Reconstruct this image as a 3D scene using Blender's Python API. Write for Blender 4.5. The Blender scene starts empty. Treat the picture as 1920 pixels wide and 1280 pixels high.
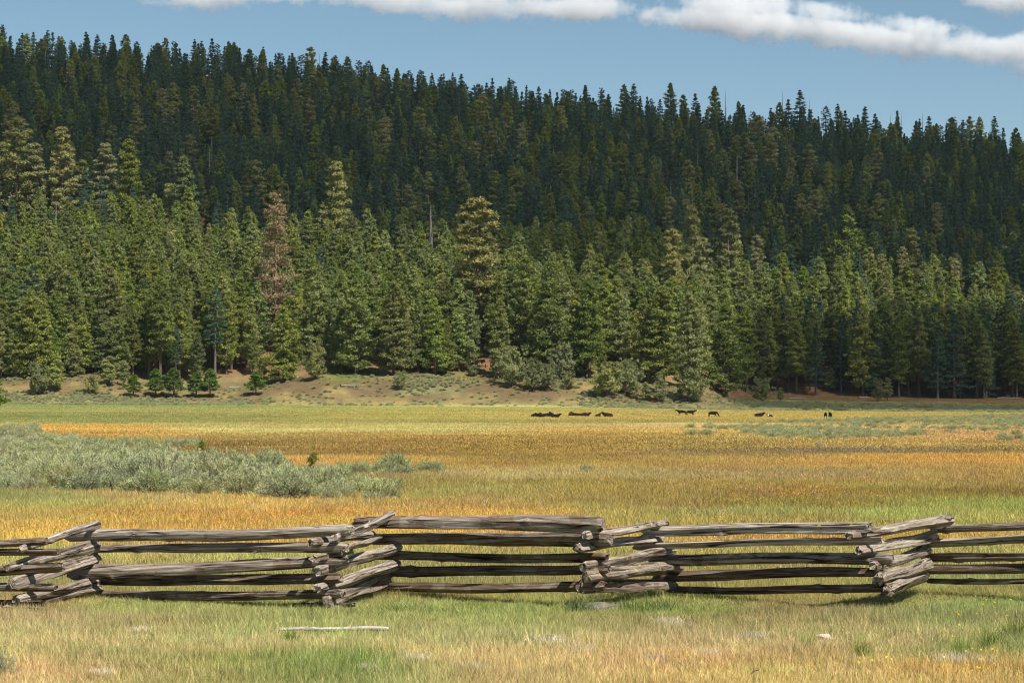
import bpy, bmesh, math, random
import numpy as np
from mathutils import Vector, Matrix, Euler

# ------------------------------------------------------------------ camera, sky, sun, exposure
SC = bpy.context.scene
COL = SC.collection
YR = 1420.0           # distance of the ridge line
F = 4284.0            # focal length in photo pixels (photo 1920 wide)
CAMH = 2.85
HY = 757.0            # horizon row of the photo
cam = bpy.data.cameras.new('camera')
camo = bpy.data.objects.new('camera', cam); COL.objects.link(camo)
camo.location = (0, 0, CAMH); camo.rotation_euler = (math.radians(90), 0, 0)
cam.sensor_width = 36; cam.lens = 36 * F / 1920; cam.shift_y = (HY - 640) / 1920
cam.clip_start = 0.5; cam.clip_end = 30000
SC.camera = camo

AZ, EL = math.radians(38), math.radians(54)          # sun: to the right of and behind the camera
S = np.array([math.sin(AZ) * math.cos(EL), -math.cos(AZ) * math.cos(EL), math.sin(EL)])
w = bpy.data.worlds.new('World'); SC.world = w; w.use_nodes = True
nt = w.node_tree; nt.nodes.clear()
sky = nt.nodes.new('ShaderNodeTexSky'); sky.sky_type = 'NISHITA'; sky.sun_disc = False
sky.sun_elevation = EL; sky.sun_rotation = math.radians(180) - AZ
sky.altitude = 1500; sky.air_density = 1.0; sky.dust_density = 0.3; sky.ozone_density = 1.5
bg = nt.nodes.new('ShaderNodeBackground'); bg.inputs['Strength'].default_value = 0.062
hs = nt.nodes.new('ShaderNodeHueSaturation'); hs.inputs['Saturation'].default_value = 1.0; hs.inputs['Hue'].default_value = 0.484
wo = nt.nodes.new('ShaderNodeOutputWorld')
nt.links.new(sky.outputs[0], hs.inputs['Color']); nt.links.new(hs.outputs[0], bg.inputs[0]); nt.links.new(bg.outputs[0], wo.inputs[0])
sl = bpy.data.lights.new('sun', 'SUN'); sl.energy = 5.0; sl.angle = math.radians(0.5); sl.color = (1.0, 0.95, 0.86)
so = bpy.data.objects.new('sun', sl); COL.objects.link(so)
so.rotation_euler = Vector(S).to_track_quat('Z', 'Y').to_euler(); so.location = (60, -80, 120)
SC.view_settings.view_transform = 'Standard'; SC.view_settings.look = 'None'
SC.view_settings.exposure = 0.6; SC.view_settings.gamma = 1; SC.view_settings.use_curve_mapping = False
SC.render.engine = 'CYCLES'
SC.cycles.max_bounces = 8; SC.cycles.diffuse_bounces = 3; SC.cycles.volume_bounces = 6
SC.cycles.transparent_max_bounces = 8; SC.cycles.glossy_bounces = 1; SC.cycles.transmission_bounces = 3
SC.cycles.use_adaptive_sampling = True
SC.cycles.use_denoising = True
SC.cycles.filter_width = 1.1
SC.cycles.denoiser = 'OPENIMAGEDENOISE'
SC.cycles.denoising_input_passes = 'RGB_ALBEDO_NORMAL'

rng = np.random.default_rng(7)
random.seed(7)

# ------------------------------------------------------------------ helpers
def smooth(a, b, x):
    t = np.clip((np.asarray(x, float) - a) / (b - a), 0, 1); return t * t * (3 - 2 * t)

_P = np.random.default_rng(99).random((256, 256))
def vnoise(x, y):
    x = np.asarray(x, float); y = np.asarray(y, float)
    xi = np.floor(x).astype(int); yi = np.floor(y).astype(int)
    fx = x - xi; fy = y - yi; fx = fx * fx * (3 - 2 * fx); fy = fy * fy * (3 - 2 * fy)
    a = _P[xi & 255, yi & 255]; b = _P[(xi + 1) & 255, yi & 255]; c = _P[xi & 255, (yi + 1) & 255]; d = _P[(xi + 1) & 255, (yi + 1) & 255]
    return (a * (1 - fx) + b * fx) * (1 - fy) + (c * (1 - fx) + d * fx) * fy
def fbm(x, y, o=4):
    s = 0; a = .5; t = 0
    for k in range(o):
        s = s + a * vnoise(x * 2 ** k + 17 * k, y * 2 ** k + 31 * k); t += a; a *= .5
    return s / t * 2 - 1

def lin(c):
    c = np.asarray(c, float) / 255
    return np.where(c <= .04045, c / 12.92, ((c + .055) / 1.055) ** 2.4)

def mesh_from(name, verts, faces, mats=(), mi=None, smooth_=False, attrs=None):
    """verts n x 3, faces an array m x k (all alike) or a list of tuples"""
    me = bpy.data.meshes.new(name)
    verts = np.asarray(verts, np.float32)
    if isinstance(faces, np.ndarray):
        m, k = faces.shape
        me.vertices.add(len(verts)); me.vertices.foreach_set('co', verts.ravel())
        me.loops.add(m * k); me.loops.foreach_set('vertex_index', faces.astype(np.int32).ravel())
        me.polygons.add(m); me.polygons.foreach_set('loop_start', np.arange(0, m * k, k, dtype=np.int32))
        me.update(calc_edges=True)
    else:
        me.from_pydata(verts.tolist(), [], faces); me.update()
    for mt in mats: me.materials.append(mt)
    if mi is not None: me.polygons.foreach_set('material_index', np.asarray(mi, np.int32))
    if smooth_: me.polygons.foreach_set('use_smooth', np.ones(len(me.polygons), bool))
    for k_, (typ, arr) in (attrs or {}).items():
        a = me.attributes.new(k_, typ, 'POINT')
        if typ == 'FLOAT': a.data.foreach_set('value', np.asarray(arr, np.float32).ravel())
        elif typ == 'INT': a.data.foreach_set('value', np.asarray(arr, np.int32).ravel())
        elif typ == 'FLOAT_VECTOR': a.data.foreach_set('vector', np.asarray(arr, np.float32).ravel())
        elif typ == 'FLOAT_COLOR':
            arr = np.asarray(arr, np.float32)
            if arr.shape[1] == 3: arr = np.c_[arr, np.ones(len(arr), np.float32)]
            a.data.foreach_set('color', arr.ravel())
    return me

def link(name, me, parent=None, **props):
    o = bpy.data.objects.new(name, me); bpy.context.scene.collection.objects.link(o)
    if parent is not None: o.parent = parent
    for k, v in props.items():
        if v is not None: o[k] = v
    return o
def thing(name, label, cat, loc=(0, 0, 0), rz=0, group=None):
    o = link(name, None, None, label=label, category=cat, group=group)
    o.location = loc; o.rotation_euler = (0, 0, rz); o.empty_display_size = 0.3
    return o

class N:
    """short hand for node materials"""
    def __init__(s, name):
        s.m = bpy.data.materials.new(name); s.m.use_nodes = True; s.t = s.m.node_tree; s.t.nodes.clear()
        s.out = s.t.nodes.new('ShaderNodeOutputMaterial')
    def n(s, typ, inp=None, **kw):
        nd = s.t.nodes.new('ShaderNode' + typ)
        for k, v in kw.items(): setattr(nd, k, v)
        for k, v in (inp or {}).items():
            if isinstance(v, bpy.types.NodeSocket): s.t.links.new(v, nd.inputs[k])
            else: nd.inputs[k].default_value = v
        return nd
    def mix(s, a, b, f, mode='MIX'):
        nd = s.t.nodes.new('ShaderNodeMix'); nd.data_type = 'RGBA'; nd.blend_type = mode
        for sock, v in ((nd.inputs[0], f), (nd.inputs[6], a), (nd.inputs[7], b)):
            if isinstance(v, bpy.types.NodeSocket): s.t.links.new(v, sock)
            else: sock.default_value = (*v, 1) if isinstance(v, (tuple, list)) and len(v) == 3 else v
        return nd.outputs[2]
    def math(s, op, a, b=0.0, c=0.0):
        nd = s.t.nodes.new('ShaderNodeMath'); nd.operation = op
        for i, v in enumerate((a, b, c)):
            if isinstance(v, bpy.types.NodeSocket): s.t.links.new(v, nd.inputs[i])
            else: nd.inputs[i].default_value = v
        return nd.outputs[0]
    def ramp(s, f, stops):
        nd = s.t.nodes.new('ShaderNodeValToRGB'); s.t.links.new(f, nd.inputs[0])
        e = nd.color_ramp.elements
        while len(e) < len(stops): e.new(0.5)
        for el, (p, c) in zip(e, stops): el.position = p; el.color = (*c, 1)
        return nd.outputs[0]
    def surf(s, sock): s.t.links.new(sock, s.out.inputs['Surface']); return s.m

def leaf_mat(name, c1, c2, hue=0.02, val=0.25, trans=0.3, instancer=False, sat=.15):
    """foliage: per leaf attribute v mixes c1..c2, per tree random hue and value, thin leaves let light through"""
    m = N(name)
    v = m.n('Attribute', attribute_name='v').outputs['Fac']
    col = m.mix(c1, c2, v)
    if instancer:
        ic = m.n('Attribute', attribute_name='col', attribute_type='INSTANCER').outputs['Color']
        col = m.mix(col, ic, 1.0, 'MULTIPLY')
    else:
        r = m.n('ObjectInfo').outputs['Random']
        r2 = m.math('FRACT', m.math('MULTIPLY', r, 17.31))
        r3 = m.math('FRACT', m.math('MULTIPLY', r, 53.7))
        h = m.n('HueSaturation', {'Hue': m.math('ADD', m.math('MULTIPLY', r, 2 * hue), .5 - hue),
                'Saturation': m.math('ADD', m.math('MULTIPLY', r3, 2 * sat), 1 - sat),
                'Value': m.math('ADD', m.math('MULTIPLY', r2, 2 * val), 1 - val), 'Color': col})
        col = h.outputs[0]
    d = m.n('BsdfDiffuse', {'Color': col, 'Roughness': 0.5})
    t = m.n('BsdfTranslucent', {'Color': col})
    x = m.n('MixShader', {0: trans, 1: d.outputs[0], 2: t.outputs[0]})
    return m.surf(x.outputs[0])

def bark_mat(name, c1, c2, sc=3.0):
    m = N(name)
    tc = m.n('TexCoord').outputs['Object']
    mp = m.n('Mapping', {'Vector': tc, 'Scale': (sc, sc, sc * .25)})
    nz = m.n('TexNoise', {'Vector': mp.outputs[0], 'Scale': 2.0, 'Detail': 5.0})
    col = m.ramp(nz.outputs['Fac'], [(.3, c1), (.7, c2)])
    b = m.n('Bump', {'Height': nz.outputs['Fac'], 'Strength': .6, 'Distance': .1})
    p = m.n('BsdfPrincipled', {'Base Color': col, 'Roughness': .9, 'Normal': b.outputs[0]})
    return m.surf(p.outputs[0])

# ------------------------------------------------------------------ the lie of the land
LOWER = [(-260, 345), (-60, 350), (100, 345), (200, 330), (330, 368), (450, 395), (600, 408), (740, 430), (900, 448), (1050, 478), (1180, 505), (1290, 500), (1380, 480), (1500, 478), (1620, 470), (1800, 505), (2000, 515), (2250, 520)]     # rows where cloud shade begins on the tree tops
def px2u(px): return (np.asarray(px, float) - 960) / F
_bx = np.array([-400, -200, 0, 150, 300, 420, 500, 600, 800, 900, 1000, 1100, 1200, 1300, 1380, 1450, 1600, 1900, 2400])
_bh = np.array([7, 6, 7.5, 8.5, 5, 4, 6, 9.5, 9.5, 8.3, 8, 8.5, 8, 6, 3, 1.2, 0.8, 0.5, .5])
_rx = np.array([-900, -200, 0, 200, 400, 600, 750, 900, 1050, 1200, 1400, 1550, 1750, 1900, 2100, 2900])
_ry = np.array([60, 95, 122, 132, 144, 168, 192, 217, 234, 243, 256, 268, 296, 310, 320, 345])
def edge_y(px): return 700 + 0 * px
def tz(X, Y):
    X = np.asarray(X, float); Y = np.asarray(Y, float)
    px = 960 + F * X / np.maximum(Y, 60)
    far_z = np.interp(px, [-400, 0, 500, 1000, 1400, 1900], [3.0, 2.9, 2.6, 2.0, 1.0, .2])
    z = far_z * smooth(330, 760, Y) ** 1.3
    pb = 960 + F * X / 730.0
    bh = np.interp(pb, _bx, _bh)
    wob = 9 * fbm(X / 45, X * 0 + 3.3, 3)
    z = z + bh * smooth(704, 742, Y + wob) * (1 + .16 * fbm(X / 16, Y / 9, 3))
    right = smooth(1330, 1480, pb)
    z = z + 4.0 * right * smooth(700, 830, Y)
    pr = 960 + F * X / YR
    Zr = CAMH + (HY - np.interp(pr, _rx, _ry)) * YR / F
    z0 = far_z + bh + 4.0 * right
    Ys = 748 + 74 * right
    t = np.clip((Y - Ys) / (YR - Ys), 0, 1)
    z = z + (Zr - z0) * (t - .02 * np.sin(t * 6.283)) * smooth(0, .05, t) ** .3
    z = z + 7 * fbm(X / 120, Y / 160, 3) * smooth(820, 1000, Y) * (1 - smooth(YR - 150, YR, Y))
    z = z * (1 - .0) - 150 * smooth(YR, YR + 700, Y)
    z = z + .022 * fbm(X / 3.1, Y / 3.1, 3) * (1 - smooth(60, 150, Y)) + .35 * fbm(X / 40, Y / 55, 3) * smooth(60, 200, Y) * (1 - smooth(500, 700, Y))
    return z
def ground_at(px, py, lo=15., hi=1900.):
    """the point of the ground seen at a pixel of the photo"""
    u = (px - 960) / F
    Ys = np.geomspace(lo, hi, 3000)
    z = tz(u * Ys, Ys)
    r = HY - F * (z - CAMH) / Ys
    i = int(np.argmax(r <= py))
    Y = Ys[i]
    return u * Y, Y, float(z[i])
def canopy_at(px, py, ch=22., lo=740., hi=YR):
    u = (px - 960) / F
    Ys = np.linspace(lo, hi, 1200)
    z = tz(u * Ys, Ys) + ch
    r = HY + F * (CAMH - z) / Ys
    i = int(np.argmax(r <= py))
    if r[i] > py: i = len(Ys) - 1
    return u * Ys[i], Ys[i], float(z[i])

# ------------------------------------------------------------------ plant colours of the meadow (photo samples)
CP = []
def row(py, *items):
    for px, r, g, b in items: CP.append((px, py, r, g, b))
row(762, (0, 150, 150, 75), (400, 150, 150, 75), (900, 185, 165, 75), (1300, 185, 160, 70), (1700, 175, 150, 65))
row(782, (0, 135, 138, 65), (400, 150, 140, 70), (700, 178, 155, 55), (1100, 190, 155, 55), (1500, 188, 150, 52), (1850, 180, 150, 60))
row(792, (300, 150, 140, 60), (900, 165, 148, 62), (1300, 170, 145, 62))
row(800, (150, 205, 150, 30), (400, 185, 160, 90), (800, 190, 165, 90), (1100, 195, 155, 92), (1250, 208, 170, 120))
row(808, (120, 210, 152, 15), (230, 205, 150, 25), (450, 197, 177, 105), (800, 192, 168, 88), (1100, 198, 150, 55), (1350, 202, 155, 65), (1700, 200, 150, 95))
row(820, (200, 192, 135, 35), (500, 172, 135, 58), (800, 178, 130, 42), (1200, 178, 136, 48), (1500, 188, 150, 75), (1850, 200, 145, 85))
row(835, (400, 158, 120, 50), (700, 164, 122, 46), (1000, 162, 118, 36), (1300, 168, 130, 48), (1700, 182, 140, 52))
row(847, (450, 142, 110, 60), (700, 152, 110, 52), (1000, 168, 125, 36), (1350, 155, 118, 72), (1600, 146, 116, 88), (1800, 148, 116, 84), (1900, 165, 125, 60))
row(862, (500, 208, 150, 45), (700, 198, 145, 42), (1000, 172, 132, 42), (1300, 188, 145, 48), (1700, 205, 145, 25), (1900, 205, 145, 25))
row(875, (600, 198, 142, 60), (900, 178, 140, 48), (1200, 182, 140, 48), (1600, 188, 140, 52))
row(889, (700, 165, 135, 72), (950, 184, 152, 88), (1200, 176, 142, 82), (1500, 178, 142, 80), (1850, 182, 140, 60))
row(905, (800, 160, 142, 52), (1100, 162, 126, 46), (1500, 170, 134, 44), (1850, 172, 140, 52))
row(930, (50, 150, 142, 75), (300, 185, 150, 80), (500, 198, 150, 58), (900, 170, 140, 58), (1200, 170, 130, 42), (1500, 166, 126, 32), (1850, 152, 120, 25))
row(950, (50, 168, 148, 62), (500, 198, 150, 58), (800, 186, 145, 62), (1150, 172, 140, 58), (1500, 156, 126, 32), (1850, 155, 152, 45))
row(975, (0, 182, 146, 62), (300, 192, 146, 46), (600, 198, 140, 30), (950, 204, 146, 36), (1150, 176, 140, 62), (1350, 166, 156, 72), (1700, 166, 162, 60))
row(1000, (100, 198, 150, 44), (900, 204, 148, 38), (1300, 178, 146, 55), (1750, 172, 150, 60))
row(1030, (100, 205, 155, 40), (400, 208, 156, 34), (1000, 208, 150, 32), (1500, 204, 150, 34), (1850, 198, 155, 44))
row(1060, (100, 182, 158, 75), (400, 182, 160, 78), (1000, 176, 154, 74), (1500, 176, 150, 72), (1850, 176, 156, 76))
row(1090, (100, 162, 154, 84), (400, 162, 156, 84), (900, 160, 150, 78), (1500, 166, 150, 74), (1850, 160, 152, 80))
row(1125, (50, 168, 152, 95), (250, 148, 155, 80), (500, 148, 154, 82), (900, 144, 152, 74), (1300, 140, 150, 68), (1500, 150, 130, 85), (1850, 128, 150, 74))
row(1150, (80, 176, 150, 118), (300, 165, 155, 105), (500, 158, 158, 94), (900, 154, 154, 90), (1300, 154, 154, 88), (1500, 165, 148, 105), (1850, 150, 152, 95))
row(1190, (100, 184, 166, 122), (500, 166, 165, 112), (900, 165, 165, 112), (1300, 185, 176, 130), (1700, 176, 164, 116))
row(1220, (200, 160, 158, 98), (500, 192, 172, 122), (900, 192, 170, 122), (1300, 196, 168, 128), (1600, 182, 165, 112), (1850, 140, 152, 84))
row(1250, (50, 190, 168, 120), (200, 165, 160, 95), (500, 138, 155, 60), (700, 128, 150, 58), (950, 192, 166, 118), (1300, 196, 158, 114), (1600, 188, 165, 102), (1850, 186, 166, 92))
row(1275, (100, 196, 166, 122), (400, 156, 155, 80), (700, 130, 150, 68), (1000, 184, 160, 112), (1400, 194, 160, 92), (1800, 198, 166, 80))
CP = np.array(CP, float)
CPL = lin(CP[:, 2:5])
def field(X, Y):
    """albedo of the meadow's plants at a spot"""
    X = np.asarray(X, float); Y = np.asarray(Y, float)
    z = CAMH - .0 * X
    u = X / Y
    wx = fbm(X / 14 + 5, Y / 22, 3); wy = fbm(X / 30 - 9, Y / 11 + 4, 3)
    zz = tz(X, Y)
    px = 960 + F * u + 70 * wx; py = HY + F * (CAMH - zz) / Y
    ly = np.log(np.maximum(py, 751) - 745) + .12 * wy
    cl = np.log(CP[:, 1] - 745)
    out = np.zeros((len(X), 3)); ws = np.zeros(len(X))
    for k in range(len(CP)):
        d2 = ((px - CP[k, 0]) / 240) ** 2 + ((ly - cl[k]) * 12) ** 2
        wt = 1 / (d2 + .14) ** 2
        out += wt[:, None] * CPL[k]; ws += wt
    out = out / ws[:, None]
    L_ = out @ np.array([.25, .65, .10])
    fg = (1 - smooth(33.5, 36, Y))[:, None]
    out = out * (fg * np.array([1.22, 1.15, .92]) + (1 - fg) * np.array([1.06, 1.19, 1.05]))
    st_ = fbm(X / 70 + 11, np.log(Y) * 26, 3) * smooth(70, 140, Y) * (1 - smooth(650, 700, Y))
    out = out * (1 + np.c_[.20 * st_, .26 * st_, .30 * st_])
    out = out * .60 + L_[:, None] * np.array([.40, .415, .32])
    return out
ALB = 1.18      # photo colour (linear) -> plant albedo
def plant_col(X, Y, jit=.14, patch=.16, seed=1):
    g = np.random.default_rng(seed)
    c = field(X, Y) * ALB
    n1 = fbm(X / 2.3, Y / 3.2, 3); n2 = fbm(X / 7 + 40, Y / 13, 3)
    c = c * (1 + patch * n1 + .12 * n2)[:, None]
    gr = np.clip(n1 * .9 + g.normal(0, .35, len(X)), -1, 1)            # greener / drier individual
    c = c * np.c_[1 - .12 * gr, 1 + .05 * gr, 1 - .05 * gr]
    return np.clip(c * (1 + g.normal(0, jit, (len(X), 1))), .01, .9)

# ------------------------------------------------------------------ ground sheet
def build_ground():
    ys = [-600, -200, -60, -20, 0, 4, 8]
    y = 10.
    while y < 700: ys.append(y); y *= 1.012
    while y < YR + 60: ys.append(y); y += 7
    while y < 3600: ys.append(y); y += 120
    ys = np.array(ys)
    ui = np.linspace(-.27, .27, 300)
    uo = np.linspace(.30, 1.3, 14)
    u = np.r_[-uo[::-1], ui, uo]
    big = np.r_[np.linspace(1, 0, 14) ** 2 * -2600, np.zeros(300), np.linspace(0, 1, 14) ** 2 * 2600]
    U, YY = np.meshgrid(u, ys)
    X = U * np.maximum(YY, 8) + big[None, :]
    Z = tz(X, np.maximum(YY, 10))
    V = np.c_[X.ravel(), YY.ravel(), Z.ravel()]
    nc = len(u); nr = len(ys)
    i, j = np.meshgrid(np.arange(nr - 1), np.arange(nc - 1), indexing='ij')
    a = (i * nc + j).ravel()
    Fc = np.c_[a, a + 1, a + nc + 1, a + nc]
    x = X.ravel(); yv = np.maximum(YY.ravel(), 18)
    col = field(x, yv) * ALB * .8
    soil = lin((150, 112, 84)) * .85
    # bare soil shows between the plants near the camera
    nr_ = smooth(.1, .5, fbm(x / 1.1, yv / 1.3, 3))
    near = (1 - smooth(26, 60, yv)) * .45
    col = col * (1 - (near * nr_)[:, None]) + soil * (near * nr_)[:, None]
    # the bank: reddish soil with dry grass and a green lip
    pb = 960 + F * x / 730.
    red = lin((120, 103, 78)) * .75; tan = lin((148, 132, 88)) * .8; grn = lin((104, 124, 50)) * .8; sg = lin((132, 136, 96)) * .8
    nb = fbm(x / 9, yv / 7, 4); n3 = fbm(x / 22 + 7, yv / 12, 3)
    bank = red * (1 - smooth(-.1, .35, nb))[:, None] + tan * smooth(-.1, .35, nb)[:, None]
    bank = bank * (1 - .6 * smooth(.0, .5, n3)[:, None]) + sg * .6 * smooth(.0, .5, n3)[:, None]
    lip = smooth(.05, .5, fbm(x / 30 + 3, yv / 30, 2)) * smooth(724, 738, yv) * (1 - smooth(760, 780, yv)) * (smooth(560, 640, pb) * (1 - smooth(1250, 1320, pb)))
    bank = bank * (1 - .7 * lip[:, None]) + grn * .7 * lip[:, None]
    right = smooth(1330, 1460, pb)
    gb = lin((140, 132, 80)) * (1 + .3 * nb[:, None])
    bank = bank * (1 - right[:, None]) + gb * right[:, None]
    wb = smooth(697, 712, yv + 6 * fbm(x / 14, yv / 5, 3))[:, None]
    col = col * (1 - wb) + bank * wb
    duff = lin((128, 96, 70)) * (1 + .35 * fbm(x / 6, yv / 6, 4)[:, None])
    wf = smooth(750, 790, yv)[:, None]
    col = col * (1 - wf) + duff * wf
    m = N('ground_earth')
    at = m.n('Attribute', attribute_name='col').outputs['Color']
    geo = m.n('NewGeometry').outputs['Position']
    n1 = m.n('TexNoise', {'Vector': geo, 'Scale': 3.0, 'Detail': 8.0, 'Roughness': .7})
    n2 = m.n('TexNoise', {'Vector': geo, 'Scale': .35, 'Detail': 8.0, 'Roughness': .7})
    f1 = m.ramp(n1.outputs['Fac'], [(.3, (.62, .6, .58)), (.7, (1.3, 1.28, 1.2))])
    f2 = m.ramp(n2.outputs['Fac'], [(.3, (.72, .74, .75)), (.7, (1.2, 1.16, 1.1))])
    c = m.mix(m.mix(at, f1, 1.0, 'MULTIPLY'), f2, 1.0, 'MULTIPLY')
    b = m.n('Bump', {'Height': n1.outputs['Fac'], 'Strength': .8, 'Distance': .12})
    p = m.n('BsdfPrincipled', {'Base Color': c, 'Roughness': .95, 'Normal': b.outputs[0]})
    p.inputs['Specular IOR Level'].default_value = .1
    me = mesh_from('meadow_ground', V, Fc, [m.surf(p.outputs[0])], smooth_=True, attrs={'col': ('FLOAT_COLOR', np.clip(col, .01, .9))})
    link('meadow_ground', me, None, kind='structure', label='flat golden meadow rising into a red earth bank and wooded hillside', category='ground')
build_ground()

# ------------------------------------------------------------------ geometry pieces
def tube(path, rad, sides=6, cap=False, squash=None, twist=None):
    path = np.asarray(path, float); n = len(path)
    rad = np.broadcast_to(rad, (n,))
    d = np.gradient(path, axis=0); d /= np.linalg.norm(d, axis=1)[:, None] + 1e-9
    ref = np.array([0, 0, 1.]) if abs(d[0, 2]) < .8 else np.array([1., 0, 0])
    s = np.cross(d, ref); s /= np.linalg.norm(s, axis=1)[:, None] + 1e-9
    t = np.cross(s, d)
    a = np.linspace(0, 2 * np.pi, sides, endpoint=False)
    V = path[:, None] + rad[:, None, None] * (np.cos(a)[None, :, None] * s[:, None] + np.sin(a)[None, :, None] * t[:, None])
    V = V.reshape(-1, 3)
    i, j = np.meshgrid(np.arange(n - 1), np.arange(sides), indexing='ij')
    j2 = (j + 1) % sides
    Fq = np.c_[(i * sides + j).ravel(), (i * sides + j2).ravel(), ((i + 1) * sides + j2).ravel(), ((i + 1) * sides + j).ravel()]
    return V, Fq
class Mesh:
    def __init__(s): s.V = []; s.F = []; s.n = 0; s.M = []
    def add(s, V, Fq, mi=0):
        s.V.append(V); s.F.append(np.asarray(Fq) + s.n); s.n += len(V); s.M.append(np.full(len(Fq), mi))
    def mesh(s, name, mats, **kw): return mesh_from(name, np.vstack(s.V), np.vstack(s.F), mats, mi=np.concatenate(s.M), **kw)

def leaves(cent, r, n, ln, wd, g, outv=None, up=.6, flat=.6, rnd=.8):
    """n triangles round each centre; returns verts, faces, v attribute"""
    cent = np.asarray(cent, float); k = len(cent)
    r = np.broadcast_to(r, (k,))
    off = g.normal(0, 1, (k, n, 3)); off /= np.linalg.norm(off, axis=2)[..., None] + 1e-9
    off *= g.random((k, n, 1)) ** .45 * r[:, None, None]; off[..., 2] *= flat
    p = (cent[:, None] + off).reshape(-1, 3)
    d = off.reshape(-1, 3) / (np.repeat(r, n)[:, None] + 1e-9) * 1.0 + g.normal(0, rnd, (k * n, 3)) * .6
    d[:, 2] += up
    if outv is not None: d += np.repeat(outv, n, axis=0) * .5
    d /= np.linalg.norm(d, axis=1)[:, None] + 1e-9
    nr = off.reshape(-1, 3) / (np.repeat(r, n)[:, None] + 1e-9) * .7 + g.normal(0, .45, (k * n, 3)); nr[:, 2] += .55
    if outv is not None: nr += np.repeat(outv, n, axis=0) * .5
    nr /= np.linalg.norm(nr, axis=1)[:, None] + 1e-9
    d -= nr * (d * nr).sum(1)[:, None] * .7; d /= np.linalg.norm(d, axis=1)[:, None] + 1e-9
    sd = np.cross(d, nr); sd /= np.linalg.norm(sd, axis=1)[:, None] + 1e-9
    L = ln * g.uniform(.6, 1.3, (k * n, 1)); W = wd * g.uniform(.7, 1.3, (k * n, 1))
    V = np.stack([p - sd * W, p + sd * W, p + d * L], axis=1).reshape(-1, 3)
    Fc = np.arange(k * n * 3).reshape(-1, 3)
    v = np.repeat(np.clip(g.normal(.5, .28, k * n), 0, 1), 3)
    return V, Fc, v

MAT = {}
MAT['pine'] = leaf_mat('pine_needles', (.085, .120, .034), (.34, .365, .11), hue=.018, val=.22)
MAT['young'] = leaf_mat('young_pine_needles', (.100, .145, .038), (.41, .43, .12), hue=.018, val=.2)
MAT['old'] = leaf_mat('old_pine_needles', (.17, .18, .065), (.46, .44, .19), hue=.012, val=.15)
MAT['fir'] = leaf_mat('fir_needles', (.045, .088, .056), (.128, .190, .115), hue=.02, val=.25)
MAT['rust'] = leaf_mat('rust_dead_needles', (.22, .15, .07), (.42, .31, .16), hue=.01, val=.1)
MAT['shrub'] = leaf_mat('shrub_leaves', (.15, .175, .06), (.40, .41, .17), hue=.015, val=.18)
MAT['bright'] = leaf_mat('bright_sapling_needles', (.09, .15, .02), (.17, .24, .045), hue=.01, val=.15)
MAT['bark'] = bark_mat('dark_pine_bark', (.045, .032, .025), (.16, .10, .07))
MAT['redbark'] = bark_mat('orange_pine_bark', (.12, .065, .04), (.33, .20, .13))
MAT['grey'] = bark_mat('bleached_snag_wood', (.16, .14, .125), (.36, .33, .30))
MAT['greydark'] = bark_mat('grey_brown_snag_wood', (.07, .06, .055), (.16, .13, .115))

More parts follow.
